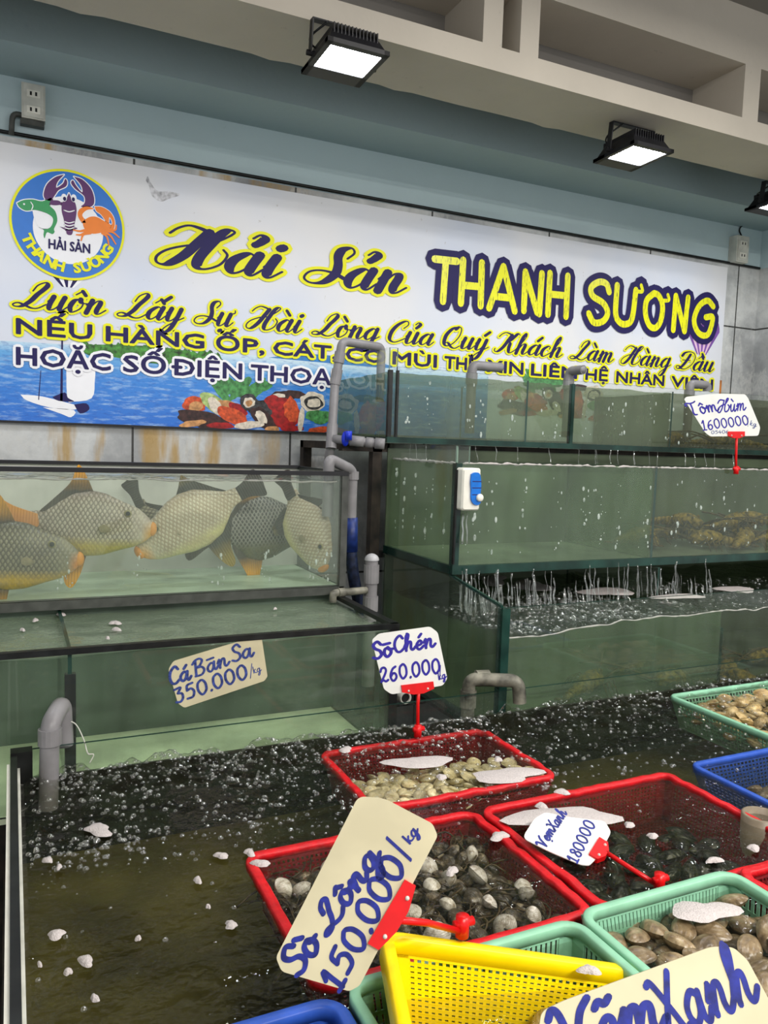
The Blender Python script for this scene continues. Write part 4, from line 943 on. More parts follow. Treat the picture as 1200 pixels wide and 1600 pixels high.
# bends along the topmost tank
for lab, pts in (('grey pipe bend with long arm over the rear of the topmost tank', [(1.63, 2.68, 1.5), (1.63, 2.68, 1.765), (1.765, 2.68, 1.765)]),
                 ('grey pipe bend facing forward at the middle of the topmost tank', [(2.10, 2.68, 1.5), (2.10, 2.68, 1.775), (2.11, 2.60, 1.775)]),
                 ('grey pipe bend beside the lobster price card on the topmost tank', [(2.76, 2.66, 1.5), (2.76, 2.66, 1.762), (2.865, 2.66, 1.762), (2.868, 2.66, 1.735)])):
    pipe(lab, pts, .019, M['pvc'], [(Vector(pts[1]) - Vector((0, 0, .075)), Vector(pts[1]) - Vector((0, 0, .03)))], .024)
# stub under the low tanks and open pipe end among the baskets
e = Y3(634, 1091, 1.735)
t = thing('pipe_end', 'round pipe end with white rim in the dark gap under the tanks', 'pipe', e)
b = MB(); b.lathe(e, [(.0, .06), (.012, .06), (.012, 0), (.0155, -.001), (.0155, .06)], 18, axis='y'); b.v = [(v[0], 2*e.y - v[1], v[2]) for v in b.v]; b.build('rim', M['off_white'], t, True)
b = MB(); b.tube([e + Vector((0, .004, 0)), e + Vector((0, .02, 0))], .0118, 18); b.build('bore', M['black'], t)
e = at_z(1190, 1272, .764)
t = thing('open_standpipe', 'open topped pipe standing between the red basket and the blue basket', 'pipe', (e.x, e.y, ZB))
b = MB(); R3 = .036
b.lathe((e.x, e.y, 0), [(R3, ZB+.002), (R3, .763), (R3-.005, .765), (R3-.006, .66)], 28); b.build('tube', plain('tan_grey_pipe', (128, 116, 98), .4, .1), t, True)
b = MB(); b.lathe((e.x, e.y, 0), [(0.0, .665), (R3-.006, .665)], 28); b.build('bore', M['black'], t)

# ------------------------------------------------------------------ box on the middle tank
c0 = at_y(731, 764, 2.0); w, h = .062, .125
t = thing('feeder_box', 'small white box with a blue wavy front and round button, clipped to the middle tank', 'box', c0)
b = MB(); x0, x1, z0, z1 = c0.x-w/2, c0.x+w/2, c0.z-h/2, c0.z+h/2
def rrect(x0, x1, z0, z1, r, y, k=5):
    P = []
    for cx, cz, a0 in ((x1-r, z1-r, 0), (x0+r, z1-r, 90), (x0+r, z0+r, 180), (x1-r, z0+r, 270)):
        for i in range(k+1): a = math.radians(a0 + 90*i/k); P.append(Vector((cx + r*math.cos(a), y, cz + r*math.sin(a))))
    return P
lay = [rrect(x0+.004, x1-.004, z0+.004, z1-.004, .006, 1.978), rrect(x0, x1, z0, z1, .008, 1.984), rrect(x0, x1, z0, z1, .008, 2.016)]
vs = [p for l in lay for p in l]; k = len(lay[0])
b.add(vs, [tuple(range(k))] + [(j*k+i, (j+1)*k+i, (j+1)*k+(i+1) % k, j*k+(i+1) % k) for j in range(2) for i in range(k)] + [tuple(range(3*k-1, 2*k-1, -1))]); b.build('body', M['white_plastic'], t)
sh = [(-.1,.36),(.1,.40),(.36,.36),(.46,.1),(.44,-.1),(.5,-.26),(.36,-.36),(.1,-.34),(-.06,-.22),(-.08,0),(-.12,.16)]
P = smooth_path([(c0.x + p[0]*w, c0.z + p[1]*h) for p in sh + [sh[0]]], 5)[:-1]
b = MB(); b.prism([(p.x, 1.972, p.y) for p in P], (0, -1, 0), .008); f = b.build('wavy_panel', M['panel_blue'], t)
for dz in (.19, .04, -.12):
    b = MB(); b.box((c0.x-.002, 1.9715, c0.z+dz*h-.0012), (c0.x+.03, 1.9735, c0.z+dz*h+.0012)); b.build('groove', M['navy'], f)
b = MB(); b.lathe((c0.x+.024, 1.972, c0.z-.19*h), [(0, .008), (.009, .008), (.0115, .004), (.0115, 0)], 18, axis='y'); b.build('button', M['white_plastic'], f, True)

# ------------------------------------------------------------------ fish
def mat_fish(name, top, mid, belly, scale_dark, mouth, dark=0.0):
    n = NT(name); co = n.coord(); sp = n.node('SeparateXYZ', i0=co)
    def bands(ang):
        mp = n.node('Mapping'); n.put(mp.inputs[0], co); mp.inputs['Rotation'].default_value = (0, math.radians(ang), 0)
        w = n.node('TexWave', wave_type='BANDS', bands_direction='X'); w.inputs['Scale'].default_value = 31; w.inputs['Distortion'].default_value = .8; w.inputs['Detail'].default_value = 1
        n.put(w.inputs[0], mp.outputs[0]); return w.outputs['Fac']
    sc = n.math('MULTIPLY', bands(32), bands(-32))
    zr = n.math('MULTIPLY_ADD', sp.outputs[2], 4.6, .5)
    col = n.ramp(zr, [(.06, lin(belly)), (.24, lin(belly)), (.36, lin(mid)), (.75, lin(mid)), (.95, lin(top))])
    col = n.mix(n.math('MULTIPLY', n.ramp(n.noise(22, co, 4, .6), [(.45, (0,0,0,1)), (.7, (1,1,1,1))]), .5), col, lin(top))
    fade = n.ramp(n.math('MULTIPLY_ADD', sp.outputs[0], 3.0, .5), [(.78, (1,1,1,1)), (.9, (0,0,0,1))])
    up = n.ramp(zr, [(.22, (0,0,0,1)), (.36, (1,1,1,1))])
    net = n.math('MULTIPLY', n.ramp(sc, [(.06, (1,1,1,1)), (.3, (0,0,0,1))]), n.math('MULTIPLY', fade, up))
    col = n.mix(n.math('MULTIPLY', net, .75), col, lin(scale_dark))
    mo = n.math('MULTIPLY', n.ramp(n.math('MULTIPLY_ADD', sp.outputs[0], 3.0, .5), [(.88, (0,0,0,1)), (.97, (1,1,1,1))]), n.ramp(zr, [(.42, (1,1,1,1)), (.58, (0,0,0,1))]))
    col = n.mix(mo, col, lin(mouth))
    return n.finish(n.bsdf(col, .32, n.bump(sc, .35, .003), spec=.45))
def mat_fin(name, dark, edge, lo, hi):
    n = NT(name); co = n.coord(); sp = n.node('SeparateXYZ', i0=co)
    a = n.math('ABSOLUTE', sp.outputs[2])
    r = n.ramp(n.math('DIVIDE', n.math('ADD', a, n.math('MULTIPLY', n.noise(30, co, 3), .02)), hi), [(lo, lin(dark)), (min(.98, lo+.3), lin(edge)), (1, lin(edge))])
    w = n.node('TexWave', wave_type='BANDS', bands_direction='X'); w.inputs['Scale'].default_value = 45; n.put(w.inputs[0], co)
    return n.finish(n.bsdf(n.mix(n.math('MULTIPLY', w.outputs['Fac'], .25), r, lin(dark)), .4, n.bump(w.outputs['Fac'], .4, .002), spec=.35))
M['eye'] = plain('fish_eye_black', (12, 12, 14), .12, .05); M['eye_ring'] = plain('fish_eye_ring', (150, 140, 96), .3, .1)
M['fin'] = mat_fin('brown_and_orange_fin', (70, 62, 50), (232, 164, 44), .55, .17)
M['fin_dark'] = mat_fin('dark_fin', (58, 54, 46), (150, 126, 40), .55, .19)
M['tail_orange'] = mat_fin('orange_tail_fin', (232, 158, 84), (240, 166, 66), .2, .09)
M['fin_pale'] = plain('pale_fish_fin', (150, 138, 108), .4, .2, 60)
M['lip'] = plain('orange_fish_lips', (226, 152, 60), .4, .1)
M['wound'] = plain('raw_red_wound', (140, 42, 40), .35, .4, 60)
UP = [(0,.10),(.04,.17),(.12,.28),(.25,.36),(.4,.47),(.52,.5),(.66,.45),(.78,.31),(.9,.16),(1,.13)]
LO = [(0,-.16),(.04,-.23),(.12,-.31),(.25,-.38),(.4,-.47),(.55,-.5),(.7,-.44),(.8,-.30),(.9,-.15),(1,-.12)]
WD = [(0,.10),(.06,.2),(.2,.40),(.4,.5),(.6,.42),(.8,.2),(1,.08)]
def fish(label, loc, rot, mats, L=.31, H=.195, thick=.42, tailm=None, finm=None, anal=1.0, dors=1.0, tl=1.0):
    t = thing('triggerfish', label, 'fish', loc, 'triggerfish in the upper left tank')
    b = MB(); nr, ns = 34, 26; vs = []
    for i in range(nr+1):
        u = i/nr; x = L/2 - u*L; zu = lerp_tab(UP, u)*H; zl = lerp_tab(LO, u)*H; wd = lerp_tab(WD, u)*H*thick
        for k in range(ns):
            a = 2*math.pi*k/ns; s_, c_ = math.sin(a), math.cos(a)
            z = (zu+zl)/2 + (zu-zl)/2*s_; y = wd*(abs(c_)**.85)*(1 if c_ > 0 else -1)
            vs.append((x + (.01 if u < .06 else 0)*(1 - abs(s_)), y, z))
    fs = [(i*ns+k, i*ns+(k+1) % ns, (i+1)*ns+(k+1) % ns, (i+1)*ns+k) for i in range(nr) for k in range(ns)] + [tuple(range(ns-1, -1, -1)), tuple(range(nr*ns, (nr+1)*ns))]
    b.add(vs, fs); o = b.build('body', mats, t, True); o.matrix_parent_inverse = Matrix()
    def fin(name, pts, mat, th=.004, par=t, y=0):
        P = smooth_path([Vector(p) for p in pts + [pts[0]]], 5)[:-1]
        m = MB(); m.prism([(p.x, y-th/2, p.y) for p in P], (0, -1, 0), -th); f = m.build(name, mat, par, False); f.matrix_parent_inverse = Matrix(); return f
    tx = -L/2
    fin('tail_fin', [(tx+.02, .10*H), (tx-.04*tl, .2*H*tl), (tx-.10*tl, .36*H*tl), (tx-.118*tl, .1*H), (tx-.112*tl, -.12*H), (tx-.10*tl, -.36*H*tl), (tx-.04*tl, -.2*H*tl), (tx+.02, -.10*H)], tailm or M['tail_orange'], .007)
    fin('dorsal_fin', [(.0*L, .47*H), (-.06*L, .68*H*dors), (-.13*L, .86*H*dors), (-.16*L, .80*H*dors), (-.20*L, .58*H), (-.34*L, .30*H), (-.42*L, .14*H), (-.3*L, .20*H), (-.15*L, .38*H)], finm or M['fin'], .005)
    fin('anal_fin', [(-.02*L, -.45*H), (-.06*L, -.8*H*anal), (-.12*L, -1.02*H*anal), (-.18*L, -.96*H*anal), (-.22*L, -.66*H), (-.36*L, -.26*H), (-.3*L, -.2*H), (-.15*L, -.38*H)], finm or M['fin'], .005)
    for s_ in (-1, 1):
        e = MB(); e.ellipsoid((.29*L, s_*H*thick*.385, .20*H), .010, .004, .010, 12, 6); f = e.build('eye', M['eye_ring'], t, True); f.matrix_parent_inverse = Matrix()
        e = MB(); e.ellipsoid((.29*L, s_*(H*thick*.385+.0025), .20*H), .0065, .003, .0065, 10, 6); g = e.build('pupil', M['eye'], f, True)
        fin('pectoral_fin', [(.16*L, -.04*H), (.10*L, .02*H), (.06*L, -.03*H), (.08*L, -.10*H), (.14*L, -.09*H)], M['fin_pale'], .004, t, s_*(H*thick*.46+.003))
    e = MB(); e.ellipsoid((L/2+.004, 0, -.03*H), .013, .013, .02, 12, 8); f = e.build('lips', M['lip'], t, True); f.matrix_parent_inverse = Matrix()
    t.rotation_euler = rot
    return t
fA = mat_fish('beige_scaled_fish_skin', (128, 108, 102), (206, 194, 174), (204, 184, 92), (112, 100, 84), (240, 176, 60))
fB = mat_fish('pale_scaled_fish_skin', (176, 156, 130), (214, 202, 176), (222, 210, 150), (166, 146, 116), (244, 172, 66))
fC = mat_fish('dark_scaled_fish_skin', (44, 42, 38), (66, 64, 60), (96, 92, 60), (150, 146, 136), (120, 100, 50))
fD = mat_fish('grey_green_fish_skin', (92, 92, 84), (150, 142, 116), (220, 178, 60), (74, 66, 58), (244, 148, 44))
R = math.radians
fish('beige triggerfish swimming right with its brown dorsal fin at the surface', at_y(143, 818, 2.225), (0, R(4), R(-4)), fA, .305, .178, anal=.95, tailm=M['tail_orange'])
fish('triggerfish with bright orange mouth, lower left and partly cut by the frame', at_y(22, 868, 2.19), (0, R(3), R(-3)), fD, .30, .178)
fish('pale triggerfish facing left, mouth against the beige fish', at_y(297, 815, 2.255), (0, R(30), R(180-4)), fB, .315, .172, finm=M['fin_dark'], tailm=M['fin_dark'], tl=.7, dors=.85)
fish('dark triggerfish with yellow anal fin under the pale fish tail', at_y(410, 825, 2.39), (0, R(-4), R(6)), fC, .285, .205, finm=M['fin'], tailm=M['fin'], dors=.8, anal=.85)
t = fish('speckled triggerfish diving nose down beside the return pipe', at_y(480, 826, 2.25), (0, R(60), R(-52)), fB, .25, .165, finm=M['fin_dark'], tailm=M['fin_dark'], anal=.6, dors=.55, tl=.55)
fish('dim triggerfish hidden behind the pale one with its tail raised', at_y(236, 822, 2.46), (0, R(64), R(-25)), fD, .17, .12, finm=M['fin_dark'], tailm=M['fin_dark'], anal=.7, dors=.6, tl=.6)

# ------------------------------------------------------------------ spiny lobsters
M['lob'] = plain('golden_brown_lobster_shell', (150, 122, 46), .4, .5, 70, bump=.6, bscale=140)
M['lob_dark'] = plain('dark_lobster_leg', (96, 76, 40), .45, .4, 60)
lt = thing('spiny_lobster', 'golden brown spiny lobster heaped on the floor of the middle right tank', 'lobster', (0, 0, 0), 'spiny lobsters in the middle tank')
b = MB(); b.tube([(.02 - .11*u, 0, .028 + .012*math.sin(u*3)) for u in [i/8 for i in range(9)]], [.016 + .016*math.sin(min(1, u*1.4)*math.pi/1.6) for u in [i/8 for i in range(9)]], 12)
for k in range(26):
    a = random.uniform(.3, 2.8); x = random.uniform(-.08, .015); b.ellipsoid((x, .03*math.cos(a), .032+.03*math.sin(a)), .003, .003, .008, 5, 3)
b.build('carapace', M['lob'], lt, True)
b = MB()
for k in range(7): b.ellipsoid((-.10 - .018*k, 0, .03 - .001*k*k*.4), .0125, .026-.0022*k, .022-.0018*k, 12, 6)
b.build('tail', M['lob'], lt, True)
b = MB()
for a in (-.5, -.2, .2, .5): b.ellipsoid((-.235, .03*a, .014), .018, .010, .004, 8, 4)
b.build('tail_fan', M['lob_dark'], lt, True)
for s_ in (-1, 1):
    b = MB(); b.tube(smooth_path([(.03, .012*s_, .035), (.09, .035*s_, .06), (.17, .07*s_, .075), (.25, .1*s_, .07)], 5), [.005 - .0002*i for i in range(16)], 7); b.build('antenna', M['lob_dark'], lt, True)
    for k in range(4):
        b = MB(); x = -.01 - .022*k; b.tube([(x, .022*s_, .02), (x-.004, .06*s_, .045), (x-.012, .085*s_, .003)], [.004, .0032, .0015], 6); b.build('leg', M['lob_dark'], lt, True)
spots = [(2.2, 2.30, .3), (2.36, 2.20, 2.8), (2.5, 2.36, -.4), (2.62, 2.18, .5), (2.74, 2.32, 3.4), (2.86, 2.2, .1), (2.3, 2.40, 1.0), (2.62, 2.42, 2.6), (2.45, 2.28, -1.2, .05), (2.68, 2.26, .2, .055), (2.8, 2.38, 1.9, .05)]
for k, s_ in enumerate(spots):
    o = lt if k == 0 else dup(lt, (0, 0, 0))
    o.location = (s_[0], s_[1], 1.092 + (s_[3] if len(s_) > 3 else 0)); o.rotation_euler = (random.uniform(-.1, .1), random.uniform(-.1, .1), s_[2])
for k, (x, y, a) in enumerate(((1.75, 2.0, .4), (1.95, 1.92, 2.9), (2.15, 2.05, -.3), (2.3, 1.95, .6), (2.5, 2.02, 3.0), (2.2, 1.88, 1.8))):
    o = dup(lt, (x, y, .664), (0, 0, a), None, 'dim spiny lobster on the floor of the lowest right tank', 'spiny lobsters in the lowest tank')
for k, (x, y, a) in enumerate(((2.72, 2.66, .2), (2.9, 2.6, 2.7), (3.05, 2.7, -.4))):
    o = dup(lt, (x, y, 1.474), (0, 0, a), None, 'dim spiny lobster behind the lobster price card in the topmost tank', 'spiny lobsters in the topmost tank')

# ------------------------------------------------------------------ baskets
def basket(name, label, origin, ex, ey, sx, sy, depth, mat, mesh_mat, rim=.017, lip=.014, nx=26, ny=18, nz=7, bw=.0022, solid=.02, taper=.9, wob=0.0, group=None, rc=.03):
    """open plastic basket; origin = rear left rim corner, ex to the right, ey to the front"""
    ex = Vector(ex).normalized(); ey = (Vector(ey) - ex*Vector(ey).dot(ex)).normalized(); up = ey.cross(ex)
    if up.z < 0: up = -up
    o = Vector(origin)
    def T(x, y, z): return o + ex*x + ey*y + up*z
    t = thing(name, label, 'basket', T(sx/2, sy/2, -depth), group)
    def loop(m, r, k=6):
        P = []
        for cx, cy, a0 in ((sx-m-r, m+r, -90), (sx-m-r, sy-m-r, 0), (m+r, sy-m-r, 90), (m+r, m+r, 180)):
            for i in range(k+1): a = math.radians(a0 + 90*i/k); P.append(Vector((cx + r*math.cos(a), cy + r*math.sin(a))))
        out = []                                    # resample the straights so that the rim can wobble
        for i in range(len(P)):
            a, c = P[i], P[(i+1) % len(P)]; n = max(1, int((c-a).length/.02)); out += [a.lerp(c, j/n) for j in range(n)]
        return out
    sec = [(0, -lip), (0, -.001), (rim*.15, .001), (rim*.85, .001), (rim, -.001), (rim, -lip*.9), (rim*.6, -lip)]
    base = loop(0, rc); N = len(base); vs = []; fs = []
    for i, p in enumerate(base):
        d = (base[(i+1) % N] - base[i-1]).normalized(); nrm = Vector((-d.y, d.x))
        if (Vector((sx/2, sy/2)) - p).dot(nrm) < 0: nrm = -nrm
        w = wob*noise.noise(Vector((p.x*30, p.y*30, sx*9))); w2 = wob*noise.noise(Vector((p.x*45, p.y*45, 7)))
        for u, z in sec: q = p + nrm*(u + w); vs.append(T(q.x, q.y, z + w2))
    S = len(sec)
    for i in range(N):
        for k in range(S): fs.append((i*S+k, i*S+(k+1) % S, ((i+1) % N)*S+(k+1) % S, ((i+1) % N)*S+k))
    b = MB(); b.add(vs, fs); b.build('rim', mat, t, True)
    m = rim*.6; tx, ty = sx*(1-taper)/2, sy*(1-taper)/2
    top = [(m, m), (sx-m, m), (sx-m, sy-m), (m, sy-m)]; bot = [(m+tx, m+ty), (sx-m-tx, m+ty), (sx-m-tx, sy-m-ty), (m+tx, sy-m-ty)]
    for i in range(4):
        A, B = T(*top[i], -.003), T(*top[(i+1) % 4], -.003); D, C = T(*bot[i], -depth), T(*bot[(i+1) % 4], -depth)
        inn = T(sx/2, sy/2, -depth/2) - (A+B+C+D)/4; L = nx if i % 2 == 0 else ny
        b = MB()
        def Q(u, v): return (A*(1-u) + B*u)*(1-v) + (D*(1-u) + C*u)*v
        sv = solid/depth; su = .012/(A-B).length*2.2
        nn = (B-A).cross(D-A).normalized()
        for v0, v1, u0, u1 in ((0, sv, 0, 1), (1-sv*.5, 1, 0, 1), (0, 1, 0, su), (0, 1, 1-su, 1)):   # solid bands
            b.prism([Q(u0, v0), Q(u1, v0), Q(u1, v1), Q(u0, v1)], nn, .0022)
        for k in range(L+1): u = su + (1-2*su)*k/L; b.bar(Q(u, sv), Q(u, 1-sv*.5), bw, .0018, inn)
        for k in range(1, nz): v = sv + (1-1.5*sv)*k/nz; b.bar(Q(su, v), Q(1-su, v), bw, .0019, inn)
        b.build('side_wall', mesh_mat, t)
    b = MB(); A, B, C, D = [T(*q, -depth) for q in bot]
    for k in range(nx+1): u = k/nx; b.bar(A.lerp(B, u), D.lerp(C, u), bw*1.3, .002, up)
    for k in range(ny+1): v = k/ny; b.bar(A.lerp(D, v), B.lerp(C, v), bw*1.3, .002, up)
    b.build('base', mesh_mat, t)
    t['_T'] = 0; del t['_T']
    return T
XE_, YE_ = (1, 0, 0), (0, -1, 0)
fine = dict(nx=44, ny=32, nz=9, bw=.0042, solid=.016)
basket('plastic_basket', 'red basket at the back against the glass, holding cream clams', (.617, 1.612, .754), XE_, (-.01, -1, 0), .44, .305, .09, M['red'], M['red_mesh'], rim=.015, lip=.012, wob=.004, **fine)
basket('plastic_basket', 'red basket of dark cockles behind the large yellowed price card', (.345, 1.243, .755), XE_, (.0, -1, 0), .455, .362, .09, M['red'], M['red_mesh'], rim=.016, lip=.012, wob=.003, **fine)
basket('plastic_basket', 'red basket of dark mussels with a wet price card lying in it', (.808, 1.241, .756), XE_, (.0, -1, 0), .485, .366, .09, M['red'], M['red_mesh'], rim=.016, lip=.012, wob=.003, **fine)
basket('plastic_basket', 'red basket at the right edge beside the mint clam basket', (1.07, .872, .768), XE_, (.0, -1, 0), .44, .36, .09, M['red'], M['red_mesh'], rim=.016, lip=.012, wob=.003, **fine)
basket('plastic_basket', 'mint green basket of large brown clams in the near right corner', (.738, .868, .778), XE_, (.0, -1, 0), .318, .38, .12, M['mint'], M['mint'], rim=.014, lip=.016, nx=34, ny=30, nz=4, bw=.0055, solid=.016, rc=.035)
basket('plastic_basket', 'mint green basket under the tipped yellow basket', (.368, .858, .777), XE_, (.0, -1, 0), .366, .37, .13, M['mint'], M['mint'], rim=.014, lip=.016, nx=34, ny=30, nz=4, bw=.0055, solid=.016, rc=.035)
basket('plastic_basket', 'mint green basket of tan clams by the rear glass at the right', (1.68, 1.63, .765), XE_, (-.1, -1, 0), .50, .37, .09, M['mint'], M['mint'], rim=.012, lip=.016, nx=34, ny=26, nz=6, bw=.004, solid=.016)
basket('plastic_basket', 'blue basket of brown clams at the right beside the open pipe', (1.372, 1.258, .755), XE_, (-.03, -1, 0), .48, .36, .085, M['blue'], M['blue'], rim=.013, lip=.014, nx=34, ny=26, nz=8, bw=.004, solid=.014)
basket('plastic_basket', 'blue basket cut by the bottom frame edge, left of the mint basket', (-.12+.14, .848, .772), XE_, (.0, -1, 0), .342, .36, .12, M['blue'], M['blue'], rim=.016, lip=.018, nx=30, ny=26, nz=8, bw=.0045, solid=.02, rc=.035)
yb, yr_, yf = at_z(594, 1452, .822), at_z(1012, 1512, .765), at_z(674, 1600, .845)
basket('plastic_basket', 'yellow basket with square holes, tipped on top of the mint basket', yb, yr_-yb, yf-yb, (yr_-yb).length, .27, .115, M['yellow'], M['yellow'], rim=.016, lip=.022, nx=30, ny=22, nz=13, bw=.0042, solid=.022, taper=.86, rc=.03)

# ------------------------------------------------------------------ shellfish
def mat_shell(name, a, b_, c, rings=60.0):
    n = NT(name); co = n.coord(); inf = n.node('ObjectInfo')
    off = n.node('VectorMath', operation='ADD'); n.put(off.inputs[0], co); off.inputs[1].default_value = (0, .45, 0)
    w = n.node('TexWave', wave_type='RINGS', rings_direction='Z'); w.inputs['Scale'].default_value = rings/20; w.inputs['Distortion'].default_value = 2.2; w.inputs['Detail'].default_value = 3; w.inputs['Detail Scale'].default_value = 2
    n.put(w.inputs[0], off.outputs[0])
    rn = n.math('MULTIPLY', inf.outputs['Random'], 17.0)
    sh = n.node('VectorMath', operation='ADD'); n.put(sh.inputs[0], co); n.put(sh.inputs[1], rn)
    col = n.ramp(n.noise(3.2, sh.outputs[0], 5, .65), [(.32, lin(a)), (.52, lin(b_)), (.72, lin(c))])
    col = n.mix(n.math('MULTIPLY', w.outputs['Fac'], .16), col, lin(a))
    hsv = n.node('HueSaturation'); n.put(hsv.inputs['Color'], col); n.put(hsv.inputs['Value'], n.math('MULTIPLY_ADD', inf.outputs['Random'], .6, .65))
    return n.finish(n.bsdf(hsv.outputs[0], .3, n.bump(w.outputs['Fac'], .12, .02), spec=.5))
def shell_mesh(name, mat, ly=.8, h=.42, pointy=.18, seg=22):
    """closed two-valve shell of unit length, hinge at -y"""
    vs = []; fs = []; nr = 7
    for side in (1, -1):
        o = len(vs)
        for j in range(nr+1):
            r = j/nr
            for i in range(seg):
                a = 2*math.pi*i/seg; ex = .5*math.cos(a); ey = ly*.5*math.sin(a)
                ex *= 1 - pointy*max(0, -math.sin(a))
                x = ex*r; y = ey*r - (1-r)*ly*.22
                z = side*(h*.5*(max(0, 1-r**2.2))**.75 + .004)
                vs.append((x, y, z))
        for j in range(nr):
            for i in range(seg):
                q = (o+j*seg+i, o+j*seg+(i+1) % seg, o+(j+1)*seg+(i+1) % seg, o+(j+1)*seg+i)
                fs.append(q if side < 0 else q[::-1])
    me = bpy.data.meshes.new(name); me.from_pydata(vs, [], fs); me.materials.append(mat)
    me.polygons.foreach_set('use_smooth', [True]*len(fs)); me.update(); return me
def pile(kind, me, label, group, n, box, zf, size, tilt=.5, seed=0, cat='shellfish', avoid=None):
    rnd = random.Random(seed); x0, x1, y0, y1 = box; pts = []; tries = 0
    src = None; dmin = size*.62
    while len(pts) < n and tries < n*60:
        tries += 1; x, y = rnd.uniform(x0, x1), rnd.uniform(y0, y1)
        if avoid and avoid(x, y): continue
        if any((x-a)**2 + (y-b)**2 < dmin*dmin for a, b in pts): continue
        pts.append((x, y)); s = size*rnd.uniform(.8, 1.15)
        if src is None:
            src = bpy.data.objects.new(kind, me); o = src; tag(o, label, cat, group)
        else: o = src.copy()
        COL.objects.link(o)
        o.location = (x, y, zf(x, y) + rnd.uniform(-.006, .008)); o.scale = (s, s, s)
        o.rotation_euler = (rnd.uniform(-tilt, tilt), rnd.uniform(-tilt, tilt), rnd.uniform(0, 6.28))
    # a lower layer filling the gaps
    return pts
m1 = shell_mesh('cream_clam', mat_shell('cream_clam_shell', (170, 154, 112), (218, 204, 158), (240, 228, 190)), .78, .36)
def zB(x, y): return .690 + .026*max(0, min(1, (1.55-y)/.2))
for k in range(3): pile('cream_clam', m1, 'cream clam heaped under water in the red basket by the rear glass', 'cream clams in the rear red basket', 100, (.65, 1.03, 1.335, 1.52), lambda x, y: zB(x, y) + .010*k, .040, .6, 11+k, 'clam', lambda x, y: (1.525-y) < .03*(x-.65) + .10*max(0, (x-.97)/.1))
m2 = shell_mesh('hairy_cockle', mat_shell('dark_cockle_shell', (24, 20, 16), (74, 62, 46), (158, 144, 118), 90), .86, .62)
m2b = shell_mesh('white_cockle', mat_shell('white_cockle_shell', (120, 104, 76), (206, 200, 186), (236, 232, 224), 90), .86, .62)
for k in range(2): pile('dark_cockle', m2, 'dark ribbed cockle in the red basket behind the yellowed price card', 'dark cockles in the red basket', 110, (.375, .765, .92, 1.21), lambda x, y: .702 + .018*k, .036, .9, 21+k, 'cockle')
pile('white_cockle', m2b, 'pale whitish cockle among dark ones in the red basket', 'pale cockles in the red basket', 24, (.375, .765, .92, 1.2), lambda x, y: .735, .036, .9, 25, 'cockle')
mm = shell_mesh('mussel', mat_shell('dark_mussel_shell', (10, 14, 12), (30, 40, 30), (66, 70, 40), 60), .5, .34, .5)
for k in range(2): pile('green_mussel', mm, 'dark green mussel lying under water in the red basket', 'mussels in the red basket with the wet card', 44, (.85, 1.25, .92, 1.15), lambda x, y: .664 + .010*k, .075, .5, 31+k, 'mussel')
m3 = shell_mesh('brown_clam', mat_shell('brown_clam_shell', (84, 68, 48), (136, 116, 86), (172, 156, 126), 40), .62, .34)
for k in range(3): pile('brown_clam', m3, 'large brown clam in the near mint green basket', 'brown clams in the near mint basket', 60, (.762, 1.035, .52, .84), lambda x, y: .710 + .017*k, .060, .5, 41+k, 'clam')
m4 = shell_mesh('tan_clam', mat_shell('tan_clam_shell', (120, 92, 50), (186, 160, 108), (214, 194, 146), 70), .74, .42)
for k in range(2): pile('tan_clam', m4, 'tan clam in the mint green basket by the rear glass', 'tan clams in the rear mint basket', 75, (1.70, 2.12, 1.30, 1.58), lambda x, y: .722 + .020*k, .052, .5, 51+k, 'clam')
m5 = shell_mesh('mottled_clam', mat_shell('mottled_clam_shell', (66, 54, 42), (126, 108, 86), (164, 148, 122), 70), .74, .42)
pile('mottled_clam', m5, 'mottled clam under water in the blue basket beside the open pipe', 'mottled clams in the blue basket', 44, (1.42, 1.80, .94, 1.17), lambda x, y: .712, .056, .5, 61, 'clam')
pile('tan_clam', m4, 'tan clam lying on the bottom of the tipped yellow basket', 'clams in the yellow basket', 10, (.47, .62, .60, .74), lambda x, y: .735, .06, .4, 71, 'clam')
pile('brown_clam', m3, 'brown clam in the mint basket under the yellow basket', 'clams under the yellow basket', 16, (.40, .69, .60, .82), lambda x, y: .672, .055, .5, 73, 'clam')
# dark weed among the cockles
b = MB(); rw = random.Random(5)
for k in range(130):
    x, y = rw.uniform(.38, .77), rw.uniform(.92, 1.21); z = .722; a = rw.uniform(0, 6.28); l = rw.uniform(.02, .05)
    b.tube(smooth_path([(x, y, z), (x+l*math.cos(a), y+l*math.sin(a), z+.012), (x+2*l*math.cos(a+.5), y+2*l*math.sin(a+.5), z+.004)], 3), .0016, 5)
tag(b.build('seaweed', plain('brown_seaweed', (70, 54, 26), .5, .5, 60), smooth=True), 'dark brown weed threads between the cockles', 'seaweed', kind='stuff')

